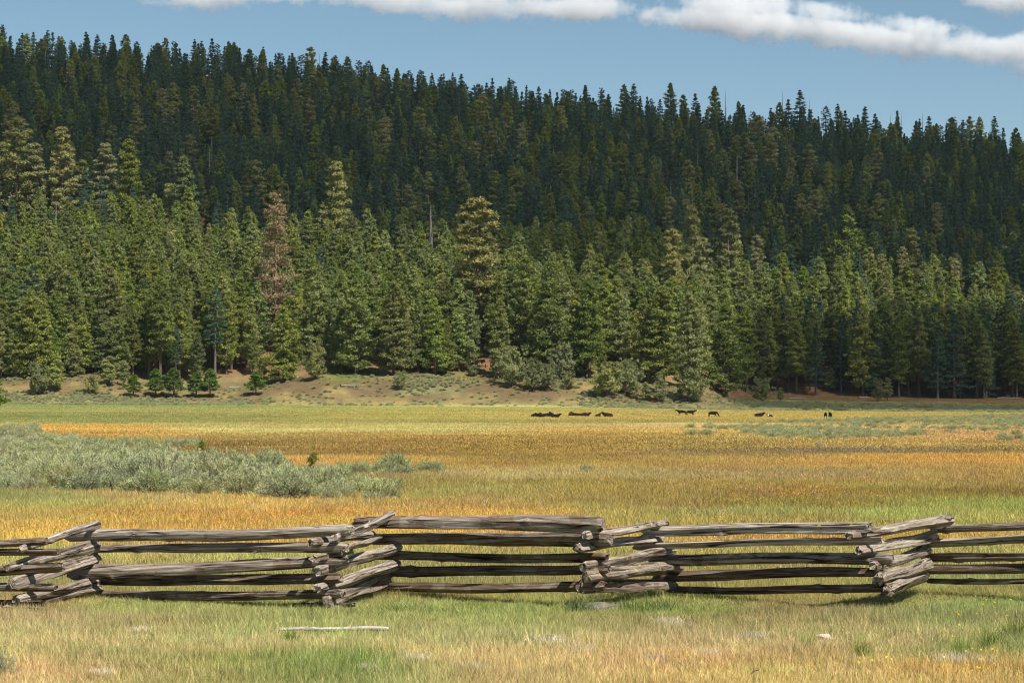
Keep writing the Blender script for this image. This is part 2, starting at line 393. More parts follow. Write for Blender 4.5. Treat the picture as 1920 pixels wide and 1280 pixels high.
def conifer(kind, seed):
    """returns (trunk mesh, crown mesh, height) of one specimen"""
    g = np.random.default_rng(seed)
    K = dict(
        pine=dict(H=30, z0=.22, R=4.4, nb=95, cr=1.15, nl=24, prof='round', up=.25, mat='pine', bark='bark', cs=4),
        edge=dict(H=26, z0=.07, R=4.9, nb=105, cr=1.15, nl=26, prof='cone', up=.12, mat='pine', bark='bark', cs=4),
        young=dict(H=20, z0=.10, R=3.2, nb=85, cr=.85, nl=24, prof='cone', up=.3, mat='young', bark='bark', cs=4),
        old=dict(H=45, z0=.2, R=5.6, nb=80, cr=1.45, nl=34, prof='col', up=.15, mat='old', bark='redbark', cs=5),
        fir=dict(H=28, z0=.12, R=3.9, nb=92, cr=.85, nl=22, prof='spire', up=-.12, mat='fir', bark='greydark', cs=4),
        thin=dict(H=26, z0=.30, R=3.1, nb=62, cr=.8, nl=18, prof='col', up=-.05, mat='fir', bark='greydark', cs=3),
        rust=dict(H=45, z0=.22, R=4.8, nb=120, cr=1.25, nl=13, prof='col', up=-.05, mat='rust', bark='redbark', cs=4),
        snag=dict(H=24, z0=.25, R=2.2, nb=34, cr=0, nl=0, prof='spire', up=.1, mat=None, bark='grey', cs=0),
        pole=dict(H=20, z0=.35, R=1.3, nb=26, cr=0, nl=0, prof='spire', up=.1, mat=None, bark='greydark', cs=0),
        small=dict(H=8, z0=.08, R=2.2, nb=48, cr=.62, nl=30, prof='cone', up=.45, mat='shrub', bark='bark', cs=3),
        bright=dict(H=7.5, z0=.16, R=2.0, nb=44, cr=.6, nl=30, prof='cone', up=.5, mat='bright', bark='bark', cs=3),
        bush=dict(H=6, z0=.03, R=3.0, nb=60, cr=.7, nl=30, prof='ball', up=.6, mat='shrub', bark='bark', cs=3),
    )[kind]
    H, R, z0 = K['H'] * g.uniform(.94, 1.06), K['R'] * g.uniform(.88, 1.15), K['z0'] * g.uniform(.6, 1.3)
    def prof(t):
        p = K['prof']
        if p == 'cone': return (1 - t) ** .72 * (.72 + .28 * np.minimum(1, t * 7)) + .04
        if p == 'round': return np.clip(1 - t, 0, 1) ** .62 * (.62 + .38 * np.minimum(1, t * 3.5)) * 1.08 + .03
        if p == 'col': return np.clip(1 - t, 0, 1) ** .38 * (.7 + .3 * np.minimum(1, t * 3)) * .95 + .05
        if p == 'spire': return (1 - t) ** .9 * (.8 + .2 * np.minimum(1, t * 5)) + .04
        if p == 'ball': return np.sqrt(np.clip(1 - (t * .97) ** 2, 0, 1))
    nb = K['nb']
    t = (np.arange(nb) + g.random(nb)) / nb
    t = t ** .88
    if K['prof'] in ('round', 'col', 'spire'):                    # gather boughs into uneven tiers with gaps between
        t = np.clip(t + .016 * np.sin(t * 2 * np.pi * g.uniform(7, 10) + g.random() * 6), 0, .995)
    az = np.arange(nb) * 2.39996 + g.normal(0, .5, nb)
    lob = 1 + .22 * np.sin(az * 2 + t * 9 + g.random() * 6) + g.normal(0, .17, nb)
    L = R * prof(t) * np.clip(lob, .45, 1.5)
    z = H * (z0 + (1 - z0) * t * .985)
    bend = np.cumsum(g.normal(0, .012 * H / 10, 10)); bend -= bend[0]
    bz = np.linspace(0, H, 10)
    bend2 = np.cumsum(g.normal(0, .012 * H / 10, 10)); bend2 -= bend2[0]
    cx = lambda zz: np.interp(zz, bz, bend); cy = lambda zz: np.interp(zz, bz, bend2)
    T = Mesh()
    tr = .0145 * H + .02 + (.12 if K['cs'] == 0 else 0)
    rr = tr * (1 - bz / H) ** .8 + .015
    rr[0] *= 1.3
    V, Fq = tube(np.c_[cx(bz), cy(bz), bz - .3 * (bz == 0)], rr, 8); T.add(V, Fq)
    cents = []; outs = []
    upk = K['up']
    for i in range(nb):
        up = upk + .55 * t[i] ** 2
        d = np.array([math.cos(az[i]), math.sin(az[i]), 0])
        s = np.array([0, .35, .7, 1.0])
        zz = z[i] + L[i] * (up * s - (.35 if K['prof'] in ('spire',) else .15) * s * (1 - t[i]) * (1.2 - s))
        P = np.c_[cx(z[i]) + d[0] * L[i] * s, cy(z[i]) + d[1] * L[i] * s, zz]
        if K['cs'] == 0: P[1:] += g.normal(0, .14, (3, 3)) * L[i] * .5; P[:, 2] += L[i] * .15 * np.arange(4)
        br = max(.02, .028 * L[i]) * (1.1 if K['cs'] else 2.2)
        V, Fq = tube(P, br * np.array([1, .7, .45, .12]), 3); T.add(V, Fq)
        if K['cs']:
            m = max(2, int(round(K['cs'] * L[i] / R + 1.3)))
            sv = g.uniform(.28, 1.0, m) ** .75
            lat = g.normal(0, .24, m) * L[i] * sv
            pt = np.c_[np.interp(sv, s, P[:, 0]) - d[1] * lat, np.interp(sv, s, P[:, 1]) + d[0] * lat, np.interp(sv, s, P[:, 2]) + g.normal(0, .1, m) * K['cr']]
            cents.append(pt); outs.append(np.repeat(d[None], m, 0))
    trunk = T.mesh(kind + '_trunk', [MAT[K['bark']]], smooth_=True)
    crown = None
    if K['cs']:
        cents.append(np.c_[cx(H * .985), cy(H * .985), H * .985].reshape(1, 3)); outs.append(np.array([[0, 0, 1.]]))
        C_ = np.vstack(cents); O_ = np.vstack(outs)
        sz = K['cr'] * (.6 + .5 * g.random(len(C_))) * (1 - .62 * (C_[:, 2] / H) ** 4)
        V, Fc, v = leaves(C_, sz, K['nl'], K['cr'] * .62, K['cr'] * .155, g, O_, up=.75, flat=.52)
        # whole sprays differ a little: fresh growth against old
        spray = np.repeat(g.normal(0, .16, len(C_)), K['nl'] * 3)
        crown = mesh_from(kind + '_crown', V, Fc, [MAT[K['mat']]], attrs={'v': ('FLOAT', np.clip(v + spray, 0, 1))})
    return trunk, crown, H

SPEC = {}
for kd, cnt in (('pine', 4), ('edge', 4), ('young', 4), ('old', 3), ('fir', 4), ('thin', 2), ('rust', 1), ('snag', 2), ('pole', 2), ('small', 3), ('bright', 2), ('bush', 3)):
    SPEC[kd] = [conifer(kd, 100 + 31 * len(SPEC) + 7 * i) for i in range(cnt)]

# ------------------------------------------------------------------ instancing of uncountable growth
def source_collection(name, meshes):
    """meshes that only feed a geometry-nodes mass; kept out of the scene"""
    c = bpy.data.collections.new(name)
    for i, me in enumerate(meshes):
        if isinstance(me, tuple):
            T = me
            o = bpy.data.objects.new('%s.%03d' % (name, i), join_meshes(name, T))
        else:
            o = bpy.data.objects.new('%s.%03d' % (name, i), me)
        c.objects.link(o)
    return c
def join_meshes(name, mes):
    bm = bmesh.new(); mats = []; 
    for me in mes:
        if me is None: continue
        n0 = len(bm.faces)
        bm.from_mesh(me); bm.faces.ensure_lookup_table()
        off = len(mats)
        for f in bm.faces[n0:]: f.material_index += off
        mats += list(me.materials)
    out = bpy.data.meshes.new(name); bm.to_mesh(out); bm.free()
    for m_ in mats: out.materials.append(m_)
    return out
def scatter(name, coll, P, rot, scl, idx, col=None, label=None, category=None, kind='stuff', parent=None):
    n = len(P)
    me = bpy.data.meshes.new(name)
    me.vertices.add(n); me.vertices.foreach_set('co', np.asarray(P, np.float32).ravel())
    def at(nm, typ, prop, arr):
        a = me.attributes.new(nm, typ, 'POINT'); a.data.foreach_set(prop, np.asarray(arr, np.float32 if typ != 'INT' else np.int32).ravel())
    at('rot', 'FLOAT_VECTOR', 'vector', rot); at('scl', 'FLOAT_VECTOR', 'vector', scl); at('idx', 'INT', 'value', idx)
    if col is not None: at('col', 'FLOAT_COLOR', 'color', np.c_[col, np.ones(n)])
    o = link(name, me, parent, kind=kind, label=label, category=category)
    ng = bpy.data.node_groups.new(name, 'GeometryNodeTree')
    ng.interface.new_socket('Geometry', in_out='INPUT', socket_type='NodeSocketGeometry')
    ng.interface.new_socket('Geometry', in_out='OUTPUT', socket_type='NodeSocketGeometry')
    gi = ng.nodes.new('NodeGroupInput'); go = ng.nodes.new('NodeGroupOutput')
    mp = ng.nodes.new('GeometryNodeMeshToPoints')
    ip = ng.nodes.new('GeometryNodeInstanceOnPoints'); ci = ng.nodes.new('GeometryNodeCollectionInfo')
    ci.inputs['Collection'].default_value = coll; ci.inputs['Separate Children'].default_value = True; ci.inputs['Reset Children'].default_value = True
    ip.inputs['Pick Instance'].default_value = True
    def na(nm, typ):
        a = ng.nodes.new('GeometryNodeInputNamedAttribute'); a.data_type = typ; a.inputs['Name'].default_value = nm; return a.outputs[0]
    L = ng.links.new
    e2r = ng.nodes.new('FunctionNodeEulerToRotation')
    L(gi.outputs[0], mp.inputs[0]); L(mp.outputs[0], ip.inputs['Points']); L(ci.outputs[0], ip.inputs['Instance'])
    L(na('idx', 'INT'), ip.inputs['Instance Index']); L(na('rot', 'FLOAT_VECTOR'), e2r.inputs[0]); L(e2r.outputs[0], ip.inputs['Rotation'])
    L(na('scl', 'FLOAT_VECTOR'), ip.inputs['Scale']); L(ip.outputs[0], go.inputs[0])
    md = o.modifiers.new('growth', 'NODES'); md.node_group = ng
    return o

# ------------------------------------------------------------------ the forest
ORD = ['first', 'second', 'third', 'fourth', 'fifth', 'sixth', 'seventh', 'eighth', 'ninth', 'tenth', 'eleventh', 'twelfth', 'thirteenth', 'fourteenth',
       'fifteenth', 'sixteenth', 'seventeenth', 'eighteenth', 'nineteenth', 'twentieth'] 
TENS = {2: 'twenty', 3: 'thirty', 4: 'forty', 5: 'fifty', 6: 'sixty', 7: 'seventy', 8: 'eighty', 9: 'ninety'}
TENTH = {2: 'twentieth', 3: 'thirtieth', 4: 'fortieth', 5: 'fiftieth', 6: 'sixtieth', 7: 'seventieth', 8: 'eightieth', 9: 'ninetieth'}
def ordinal(i):
    if i <= 20: return ORD[i - 1]
    if i % 10 == 0: return TENTH[i // 10]
    return TENS[i // 10] + '-' + ORD[i % 10 - 1]
NAMES = dict(pine='pine_tree', edge='pine_tree', young='young_pine', old='old_pine', fir='fir_tree', thin='fir_tree', rust='dying_pine', snag='dead_tree', pole='dead_tree', small='pine_sapling', bright='pine_sapling', bush='bank_shrub')
def plant_tree(kind, X, Y, H, label, group=None, wide=1.0, k=None, rz=None, cat='tree', z=None):
    sp = SPEC[kind]; k = random.randrange(len(sp)) if k is None else k
    tr, cr, h0 = sp[k]
    s = H / h0
    z = float(tz(X, Y)) if z is None else z
    o = thing(NAMES[kind], label, cat, (X, Y, z - .1), random.random() * 6.283 if rz is None else rz, group)
    o.scale = (s * wide, s * wide, s)
    link('trunk', tr, o)
    if cr is not None: link('crown', cr, o)
    return o
taken = []
def special(px, ytop, Y, kind, label, wide=1.0, group=None, cat='tree', k=None, H=None, dy=16):
    if H == 'edge':                                     # rooted just inside the sunlit belt
        Y = canopy_at(px, float(np.interp(px, [q[0] for q in LOWER], [q[1] for q in LOWER])))[1] - dy
    elif H is not None:                                   # a tree of known height whose top stands at a row: find its place on the slope
        u = (px - 960) / F; Ys = np.linspace(760, YR, 1300); z = tz(u * Ys, Ys)
        r = HY + F * (CAMH - z - H) / Ys
        Y = Ys[int(np.argmax(r <= ytop))] if (r <= ytop).any() else YR
    X = (px - 960) / F * Y
    z = float(tz(X, Y))
    H = CAMH + (HY - ytop) * Y / F - z
    taken.append((X, Y, 3.2 if kind in ('old', 'rust') else 2.2))
    return plant_tree(kind, X, Y, H, label, group, wide, cat=cat, k=k)
def special_b(px, ybase, ytop, kind, label, wide=1.0, group=None, cat='tree', k=None, lo=696., dY=0):
    """a plant whose foot shows, on the bank or the meadow's edge"""
    u = (px - 960) / F
    Ys = np.linspace(lo, 840, 900); z = tz(u * Ys, Ys); r = HY - F * (z - CAMH) / Ys
    i = int(np.argmax(r <= ybase)) if (r <= ybase).any() else len(Ys) - 1
    Y = Ys[i] + dY
    return special(px, ytop, Y, kind, label, wide, group, cat, k)

# tall trees that stand out, left to right
special(30, 222, 0, 'old', 'tall olive pine with full rounded crown at the left edge of the forest', 1.25, H='edge')
special(-18, 262, 0, 'old', 'olive pine cut by the left edge of the photo beside the tallest one', 1.2, H='edge')
special(66, 268, 0, 'old', 'broad olive pine just right of the leftmost tall crowned pine', 1.15, H='edge')
special(116, 237, 0, 'old', 'tall pine with layered crown and dark bare trunk, second giant from the left', 1.0, H='edge')
special(198, 268, 0, 'old', 'rounded olive-grey pine right of the two giants at left', 1.2, H='edge')
special(242, 262, 0, 'pine', 'slim green pine standing right behind the rounded olive-grey one at left', H='edge')
special(345, 295, 0, 'pine', 'dark rounded pine between sunlit stand and shaded slope, left part', H='edge')
special(518, 362, 802, 'rust', 'tall dying pine with rust-orange needles and pale trunk', 1.0, k=0)
special(630, 305, 0, 'old', 'tall olive pine rising above the stand right of the rust-needled pine', .95, H='edge')
special(895, 374, 800, 'old', 'tallest broad yellow-olive pine in the middle of the forest', 1.3)
special(1262, 428, 830, 'old', 'yellow-olive pine below the white snag', .85)
special(1298, 388, 0, 'old', 'slim pine with open crown right of the white snag', .75, H='edge')
special(1318, 448, 838, 'old', 'sunlit yellow-green pine right of the one under the white snag', .8)
special(1366, 390, 0, 'old', 'tall grey-green pine with round top, middle right of the slope', .95, H='edge')
special(1420, 440, 0, 'old', 'olive pine with flat tiers right of the tall grey-green pine', .8, H='edge')
special(1588, 385, 0, 'pine', 'dark green pine with pointed crown in the right part of the slope', H='edge')
special(1485, 295, 0, 'old', 'brownish pine with layered boughs high on the shaded slope, right', .7, H=34)
special(1552, 305, 0, 'old', 'second brownish layered pine on the shaded slope, right of its twin', .7, H=34)
special(1692, 464, 0, 'old', 'tan-green pine with visible trunk above the right stand', .75, H='edge')
special(1750, 476, 0, 'young', 'pale pointed pine above the right-hand stand', 1.1, H='edge')
special(1792, 486, 0, 'old', 'pale layered pine near the right edge of the stand', .65, H='edge')
special(1258, 338, 0, 'snag', 'bleached white snag with bare upper limbs on the shaded slope', .8, k=0, H=30)
special(1382, 282, 0, 'snag', 'grey bare tree with thin twigs high on the right slope', .9, H=30)
special(808, 384, 0, 'pole', 'pinkish grey bare tree above the middle stand', 2.0, k=1, H='edge')
special(1308, 285, 0, 'pole', 'purplish bare tree on the shaded slope left of the grey one', 1.6, H=24)
special(255, 455, 0, 'snag', 'short broken pink-grey trunk in the left sunlit stand', .4, H=12)
special(478, 170, 0, 'pole', 'pale leaning bare stem on the upper left slope', .4, H=14)
special(1582, 450, 0, 'snag', 'grey forked bare top in front of the pointed dark pine at right', .8, H='edge')

# front rank
special(1362, 570, 772, 'edge', 'full green pine at the right end of the bank, standing alone', 1.25, k=0)
special_b(1292, 752, 548, 'edge', 'tall green pine rooted low on the bank, left of the lone one', .85, k=1)
special(1243, 536, 752, 'edge', 'pale sunlit pine on top of the bank, left of the one rooted low', 1.25, k=2)
special(1208, 560, 756, 'edge', 'green pine left of the pale sunlit pine on the bank', .9, k=3)
special(1160, 540, 765, 'pine', 'dark pine with bare lower trunk on the right half of the bank')
special(1105, 520, 757, 'edge', 'tall green pine with reddish forked trunk on the bank', 1.0, k=2)
special(1032, 490, 757, 'edge', 'broad dark-sided pine at the middle of the bank', 1.05, k=1)
special(985, 480, 775, 'pine', 'slender pine left of the broad dark-sided one')
special(938, 560, 757, 'edge', 'round green pine in front of the tallest yellow-olive pine', .9, k=0)
special(880, 545, 765, 'edge', 'olive pine left of the round green one in the middle', .9, k=3)
special(815, 560, 752, 'edge', 'broad green pine with limbs to the ground, right of the dark pair', 1.0, k=2)
special(738, 528, 748, 'edge', 'broad bluish green pine leaning over the bank top, middle left', 1.1, k=1)
special(668, 520, 750, 'edge', 'broad bluish green pine left of its leaning neighbour', 1.1, k=0)
special(532, 575, 752, 'edge', 'green pine in front of the foot of the rust-needled pine', 1.3, k=3)
special(403, 540, 770, 'thin', 'thin pine with pale slender trunk in the left stand', 1.1)
special(352, 352, 0, 'young', 'pointed bright pine at the top of the left sunlit stand', H='edge', dy=20)
special(300, 520, 757, 'pine', 'green pine with reddish lower trunk left of the thin one', 1.0)
special(205, 500, 762, 'edge', 'large layered olive pine on the left bank', 1.1, k=2)
special(58, 545, 748, 'edge', 'low-limbed green pine on the far left of the bank', 1.1, k=3)
special(108, 480, 785, 'pine', 'green pine with dark bare trunk behind the left bank')

# young pines and shrubs on the bank and at its foot
SMALL = [
 (250, 745, 702, 'bright', 'small green pine, first of the row at the foot of the left bank', 1.59),
 (292, 745, 692, 'bright', 'bright green little pine, second of the row below the left bank', 1.59),
 (326, 745, 690, 'bright', 'little pine with twin dark stems, third of the row below the left bank', 1.59),
 (368, 744, 698, 'bright', 'rounded little pine, fourth of the row below the left bank', 1.74),
 (394, 744, 692, 'bright', 'bright little pine at the right end of the row below the left bank', 1.59),
 (480, 741, 698, 'bright', 'vivid green sapling in front of a taller one, left of the bank gap', 1.59),
 (491, 724, 668, 'small', 'taller olive sapling behind the vivid green one', 1.0),
 (141, 708, 646, 'small', 'conical grey-green sapling high on the left bank', 1.1),
 (106, 734, 674, 'small', 'grey-green sapling low on the left bank', 1.1),
 (72, 740, 690, 'bush', 'bushy green shrub under the far left pine', 0.68),
 (205, 722, 668, 'small', 'bushy sapling under the large layered olive pine', 1.3),
 (173, 740, 708, 'bush', 'small grey shrub on bare red earth of the left bank', 0.77),
 (232, 722, 676, 'small', 'olive sapling right of the bushy one on the left bank', 1.1),
 (590, 712, 650, 'bush', 'dark round shrub at the gap in the front trees', 0.68),
 (752, 728, 700, 'bush', 'low dark shrub at the foot of the dark pair of pines', 0.85),
 (960, 724, 664, 'bush', 'rounded olive shrub on the middle of the bank', 0.81),
 (1000, 733, 686, 'bush', 'small olive shrub right of the rounded one, mid bank', 0.77),
 (1028, 731, 688, 'bush', 'bright-sided shrub third from left on the middle bank', 0.77),
 (1054, 712, 655, 'bush', 'larger olive shrub near the bank top, middle', 0.72),
 (1066, 728, 702, 'bush', 'low shrub in front of the larger one near the bank top', 0.77),
 (886, 706, 688, 'bush', 'low grey shrub on the shaded lip of the bank', 0.94),
 (1138, 744, 690, 'bush', 'wide round olive shrub on the right half of the bank', 1.02),
 (1180, 738, 686, 'bush', 'round olive shrub right of the wide one', 0.85),
 (1188, 746, 712, 'small', 'leafy small shrub under the pair of round ones', 1.2),
 (1211, 753, 716, 'small', 'small conical shrub low on the right bank', 1.3),
 (1237, 754, 698, 'small', 'upright olive sapling low on the right bank', 1.0),
 (1302, 753, 722, 'bush', 'low shrub hiding the foot of the pine rooted on the bank', 0.85),
 (1428, 755, 717, 'bush', 'lone dark green shrub right of the bank end', 0.81),
 (1464, 752, 726, 'small', 'little dark sapling right of the lone shrub', 1.1),
 (1646, 752, 716, 'bush', 'dark shrub beside a fallen grey log in the right shade', 0.59),
 (1664, 750, 708, 'small', 'dark conical sapling beside the shrub in the right shade', 1.0),
 (1558, 733, 690, 'small', 'green sapling at the dark front of the right stand', 1.2),
]
for px, yb, yt, kd, lb, wd in SMALL:
    special_b(px, yb, yt, kd, lb, wd, cat='shrub' if kd == 'bush' else 'tree')

# branches of a nearer pine reaching in at the left edge
def edge_branch():
    g = np.random.default_rng(5)
    X, Y = (-34 - 960) / F * 330, 330.
    o = thing('near_pine', 'young pine reaching in at the left edge in front of the bank', 'tree', (X, Y, float(tz(X, Y))), 0)
    tr, cr, h0 = SPEC['bright'][1]
    H = CAMH + (HY - 655) * Y / F - float(tz(X, Y)); s = H / h0
    o.scale = (s * 1.15, s * 1.15, s)
    link('trunk', tr, o); link('crown', cr, o)
edge_branch()

# ridge-line trees against the sky
SKY = [(5, 50), (42, 62), (63, 60), (110, 68), (137, 80), (163, 72), (182, 65), (210, 65), (236, 65), (262, 92), (285, 94), (300, 96), (330, 104), (365, 74), (398, 72), (422, 87),
 (445, 88), (480, 105), (505, 116), (543, 104), (583, 94), (599, 98), (617, 122), (638, 120), (673, 114), (691, 114), (727, 127), (745, 128), (771, 141), (800, 156),
 (812, 148), (840, 150), (853, 145), (870, 155), (895, 157), (912, 155), (945, 164), (967, 163), (1002, 183), (1009, 176), (1028, 180), (1057, 168), (1095, 185), (1128, 172),
 (1170, 159), (1188, 157), (1238, 186), (1257, 156), (1281, 178), (1303, 175), (1340, 162), (1360, 168), (1385, 190), (1467, 168), (1478, 186), (1499, 169), (1518, 183), (1548, 200),
 (1571, 195), (1585, 207), (1608, 215), (1622, 200), (1670, 212), (1690, 210), (1716, 226), (1730, 209), (1742, 218), (1775, 222), (1786, 220), (1800, 228), (1818, 218), (1836, 220),
 (1865, 218), (1898, 248), (1911, 250)]
BARE = {583, 599, 812, 1009, 1360, 1467, 1518, 1670, 1690, 1716, 1730, 1775, 1800}
wn = 0; bn = 0
for px, yt in SKY:
    Y = YR - 5 + random.uniform(-22, 10)
    if px in BARE:
        bn += 1
        special(px, yt, Y, 'pole', 'bare dead spire on the skyline, %s dead one from the left' % ordinal(bn), .55)
    else:
        wn += 1
        kd = random.choice(['fir', 'fir', 'thin', 'pine', 'thin']) if px > 1000 else random.choice(['fir', 'fir', 'young', 'thin'])
        o = special(px, yt, Y, kd, 'dark conifer against the sky on the ridge, %s green one from the left' % ordinal(wn), 1.0 if kd == 'pine' else 1.35)
n_special = len(taken)

# the rest of the stand: jittered rows that follow the slope
def forest():
    g = np.random.default_rng(11)
    pts = []
    Y = 748.
    while Y < YR + 25:
        st = 6.6 + (Y - 748) / 680 * 1.9
        Xs = np.arange(-.30 * Y - 30, .30 * Y + 30, st)
        X = Xs + g.uniform(-.42, .42, len(Xs)) * st
        yy = Y + g.uniform(-.5, .5, len(Xs)) * st
        pts.append(np.c_[X, yy]); Y += st * .9
    P = np.vstack(pts)
    px = 960 + F * P[:, 0] / P[:, 1]
    fe = np.interp(px, [-300, 0, 180, 400, 430, 500, 560, 600, 880, 930, 1320, 1375, 1420, 1500, 1700, 1900, 2300],
                   [748, 752, 752, 760, 768, 768, 764, 755, 755, 764, 766, 812, 824, 828, 812, 818, 815])
    fe = fe + 7 * fbm(P[:, 0] / 12, P[:, 1] * 0, 2)
    keep = P[:, 1] > fe
    keep &= g.random(len(P)) > .12 + .5 * (P[:, 1] > YR - 45)
    # thinner, gappier near the ridge
    for a_, b_, ym in ((502, 540, 800), (862, 928, 798), (1195, 1310, 775), (700, 770, 762)): keep &= ~((px > a_) & (px < b_) & (P[:, 1] < ym))
    T = np.array(taken)
    for x, y, r in T:
        keep &= ~((np.abs(P[:, 0] - x) < r) & (np.abs(P[:, 1] - y) < r * 1.3))
    return P[keep], px[keep], g
P, PX, g = forest()
n = len(P)
zz = tz(P[:, 0], P[:, 1])
kinds = np.empty(n, object); Hs = np.zeros(n)
r = g.random(n)
low = P[:, 1] < 940
rightlow = low & (PX > 1390) & (P[:, 1] < 860)
for i in range(n):
    q = r[i]
    if rightlow[i]:
        kinds[i] = 'pine' if q < .62 else 'young' if q < .8 else 'fir'
        Hs[i] = g.uniform(25, 33)
    elif low[i]:
        kinds[i] = 'young' if q < .55 else 'pine' if q < .9 else 'edge' if q < .985 else 'thin'
        Hs[i] = g.uniform(15, 30)
        if P[i, 1] < 762 and 560 < PX[i] < 1340: Hs[i] *= .85
    else:
        kinds[i] = 'fir' if q < .60 else 'young' if q < .70 else 'pine' if q < .82 else 'thin' if q < .94 else 'old' if q < .955 else 'pole' if q < .98 else 'snag'
        Hs[i] = {'fir': g.uniform(13, 31), 'young': g.uniform(16, 25), 'pine': g.uniform(20, 31), 'thin': g.uniform(20, 31), 'old': g.uniform(28, 35), 'pole': g.uniform(14, 24), 'snag': g.uniform(16, 26)}[kinds[i]]
        if P[i, 1] > YR - 55: Hs[i] *= g.uniform(.35, .85)
# the ones that show largest are individuals, the rest one mass
inview = (PX > -30) & (PX < 1950)
size = np.where(inview, Hs / P[:, 1] * (1 + .8 * (P[:, 1] < 800)), 0)
order = np.argsort(-size)
n_ind = 300 - n_special + 40
ind = set(order[:max(60, n_ind)].tolist())
ii = sorted(ind, key=lambda i: P[i, 0] / P[i, 1])
# rows counted by landmark, left to right, so that each label names one tree
SECT = [(-200, 518, 'left of the rust-orange pine'), (518, 895, 'from rust-orange to tallest pine'),
        (895, 1375, 'from tallest pine to bank end'), (1375, 2200, 'in dark right stand')]
LOOK = dict(pine='rounded green pine', young='pointed green pine', edge='full-skirted green pine', fir='dark narrow fir', thin='thin sparse fir')
cnt = {}
for i in ii:
    for a, b, s in SECT:
        if a <= PX[i] < b: break
    rw = 'front ranks' if P[i, 1] < 800 + (50 if PX[i] > 1375 else 0) else 'rear ranks'
    key = (s, rw, kinds[i]); cnt[key] = cnt.get(key, 0) + 1
    plant_tree(kinds[i], P[i, 0], P[i, 1], Hs[i], '%s, %s from left in %s %s' % (LOOK[kinds[i]], ordinal(cnt[key]), rw, s), 'pines and firs massed at the forest edge', wide=g.uniform(.9, 1.15))
rest = np.array([i for i in range(n) if i not in ind])
flat = []; base_i = {}
for kd in ('pine', 'edge', 'young', 'fir', 'thin', 'old', 'snag', 'pole'):
    base_i[kd] = len(flat)
    for tr, cr, h0 in SPEC[kd]: flat.append(((tr, cr), h0))
coll = source_collection('forest_tree', [f[0] for f in flat])
idx = np.array([base_i[kinds[i]] + g.integers(len(SPEC[kinds[i]])) for i in rest])
sc_ = np.array([Hs[i] / flat[j][1] for i, j in zip(rest, idx)])
wd = g.uniform(.85, 1.15, len(rest))
scatter('hillside_forest', coll, np.c_[P[rest], zz[rest] - .2], np.c_[np.zeros((len(rest), 2)), g.random(len(rest)) * 6.283],
        np.c_[sc_ * wd, sc_ * wd, sc_], idx, label='dense conifer forest covering the shaded hillside up to the ridge', category='forest')

# ------------------------------------------------------------------ clouds
def cloud_mass(name, label, poly, alt, thick, seed, group):
    """a flat-based cumulus bank over the ground polygon's place along the sun's ray"""
    g = np.random.default_rng(seed)
    poly = np.array(poly, float)
    # dense outline with fractal edge
    pts = []
    for a, b in zip(poly, np.roll(poly, -1, 0)):
        m = max(2, int(np.linalg.norm(b - a) / 7))
        for k in range(m): pts.append(a + (b - a) * k / m)
    pts = np.array(pts); c = pts.mean(0)
    d = pts - np.roll(pts, 1, 0); nrm = np.c_[d[:, 1], -d[:, 0]]; nrm /= np.linalg.norm(nrm, axis=1)[:, None] + 1e-9
    k = np.arange(len(pts))
    pts = pts + nrm * (fbm(k / 6.0 + seed, k * 0 + 2.2, 4) * 14)[:, None]
    me = bpy.data.meshes.new(name); bm = bmesh.new()
    vs = [bm.verts.new((p[0], p[1], 0)) for p in pts]
    f = bm.faces.new(vs)
    bmesh.ops.triangulate(bm, faces=[f])
    r = bmesh.ops.extrude_face_region(bm, geom=bm.faces[:])
    for v in r['geom']:
        if isinstance(v, bmesh.types.BMVert): v.co.z += thick; v.co.x = c[0] + (v.co.x - c[0]) * .97; v.co.y = c[1] + (v.co.y - c[1]) * .97
    bm.normal_update(); bm.to_mesh(me); bm.free()
    m = N('cloud_droplets')
    geo = m.n('NewGeometry').outputs['Position']
    nz = m.n('TexNoise', {'Vector': geo, 'Scale': .02, 'Detail': 6.0})
    b = m.n('Bump', {'Height': nz.outputs['Fac'], 'Strength': 1.0, 'Distance': 20.0})
    dd = m.n('BsdfDiffuse', {'Color': (.85, .86, .88, 1), 'Normal': b.outputs[0]})
    tl = m.n('BsdfTranslucent', {'Color': (.95, .95, .96, 1)})
    mxs = m.n('MixShader', {0: .6, 1: dd.outputs[0], 2: tl.outputs[0]})
    tp = m.n('BsdfTransparent'); thin = m.n('MixShader', {0: .52, 1: mxs.outputs[0], 2: tp.outputs[0]})   # thin enough to let some sun through
    me.materials.append(m.surf(thin.outputs[0]))
    o = link(name, me, None, label=label, category='cloud', group=group)
    o.location = (S[0] / S[2] * alt, S[1] / S[2] * alt, alt)
    return o
def shadow_pt(X, Y, Z): return (X - S[0] / S[2] * Z, Y - S[1] / S[2] * Z)
upper = [(2250, 330), (2000, 300), (1850, 285), (1770, 262)]
pl = [shadow_pt(*canopy_at(px, py)) for px, py in LOWER] + [shadow_pt(*canopy_at(px, py, ch=12)) for px, py in upper]
pl += [(520, 2100), (-350, 2100)] + [shadow_pt(*canopy_at(px, py, ch=12)) for px, py in [(130, 120), (60, 140), (-100, 150), (-300, 150)]]
cloud_mass('overhead_cloud', 'large cloud overhead, above the frame, shading the upper hillside', pl, 1100, 50, 3, 'clouds whose shade falls on the forest')
def G(px, Y): return ((px - 960) / F * Y, Y)
pl2 = [G(1400, 722), G(1480, 704), G(1650, 700), G(1900, 700), G(2300, 705), G(2350, 862), G(1900, 858), G(1650, 866), G(1450, 858), G(1395, 835), G(1378, 770)]
cloud_mass('overhead_cloud', 'small cloud overhead, above the frame, shading the right foot of the forest', pl2, 1100, 30, 8, 'clouds whose shade falls on the forest')

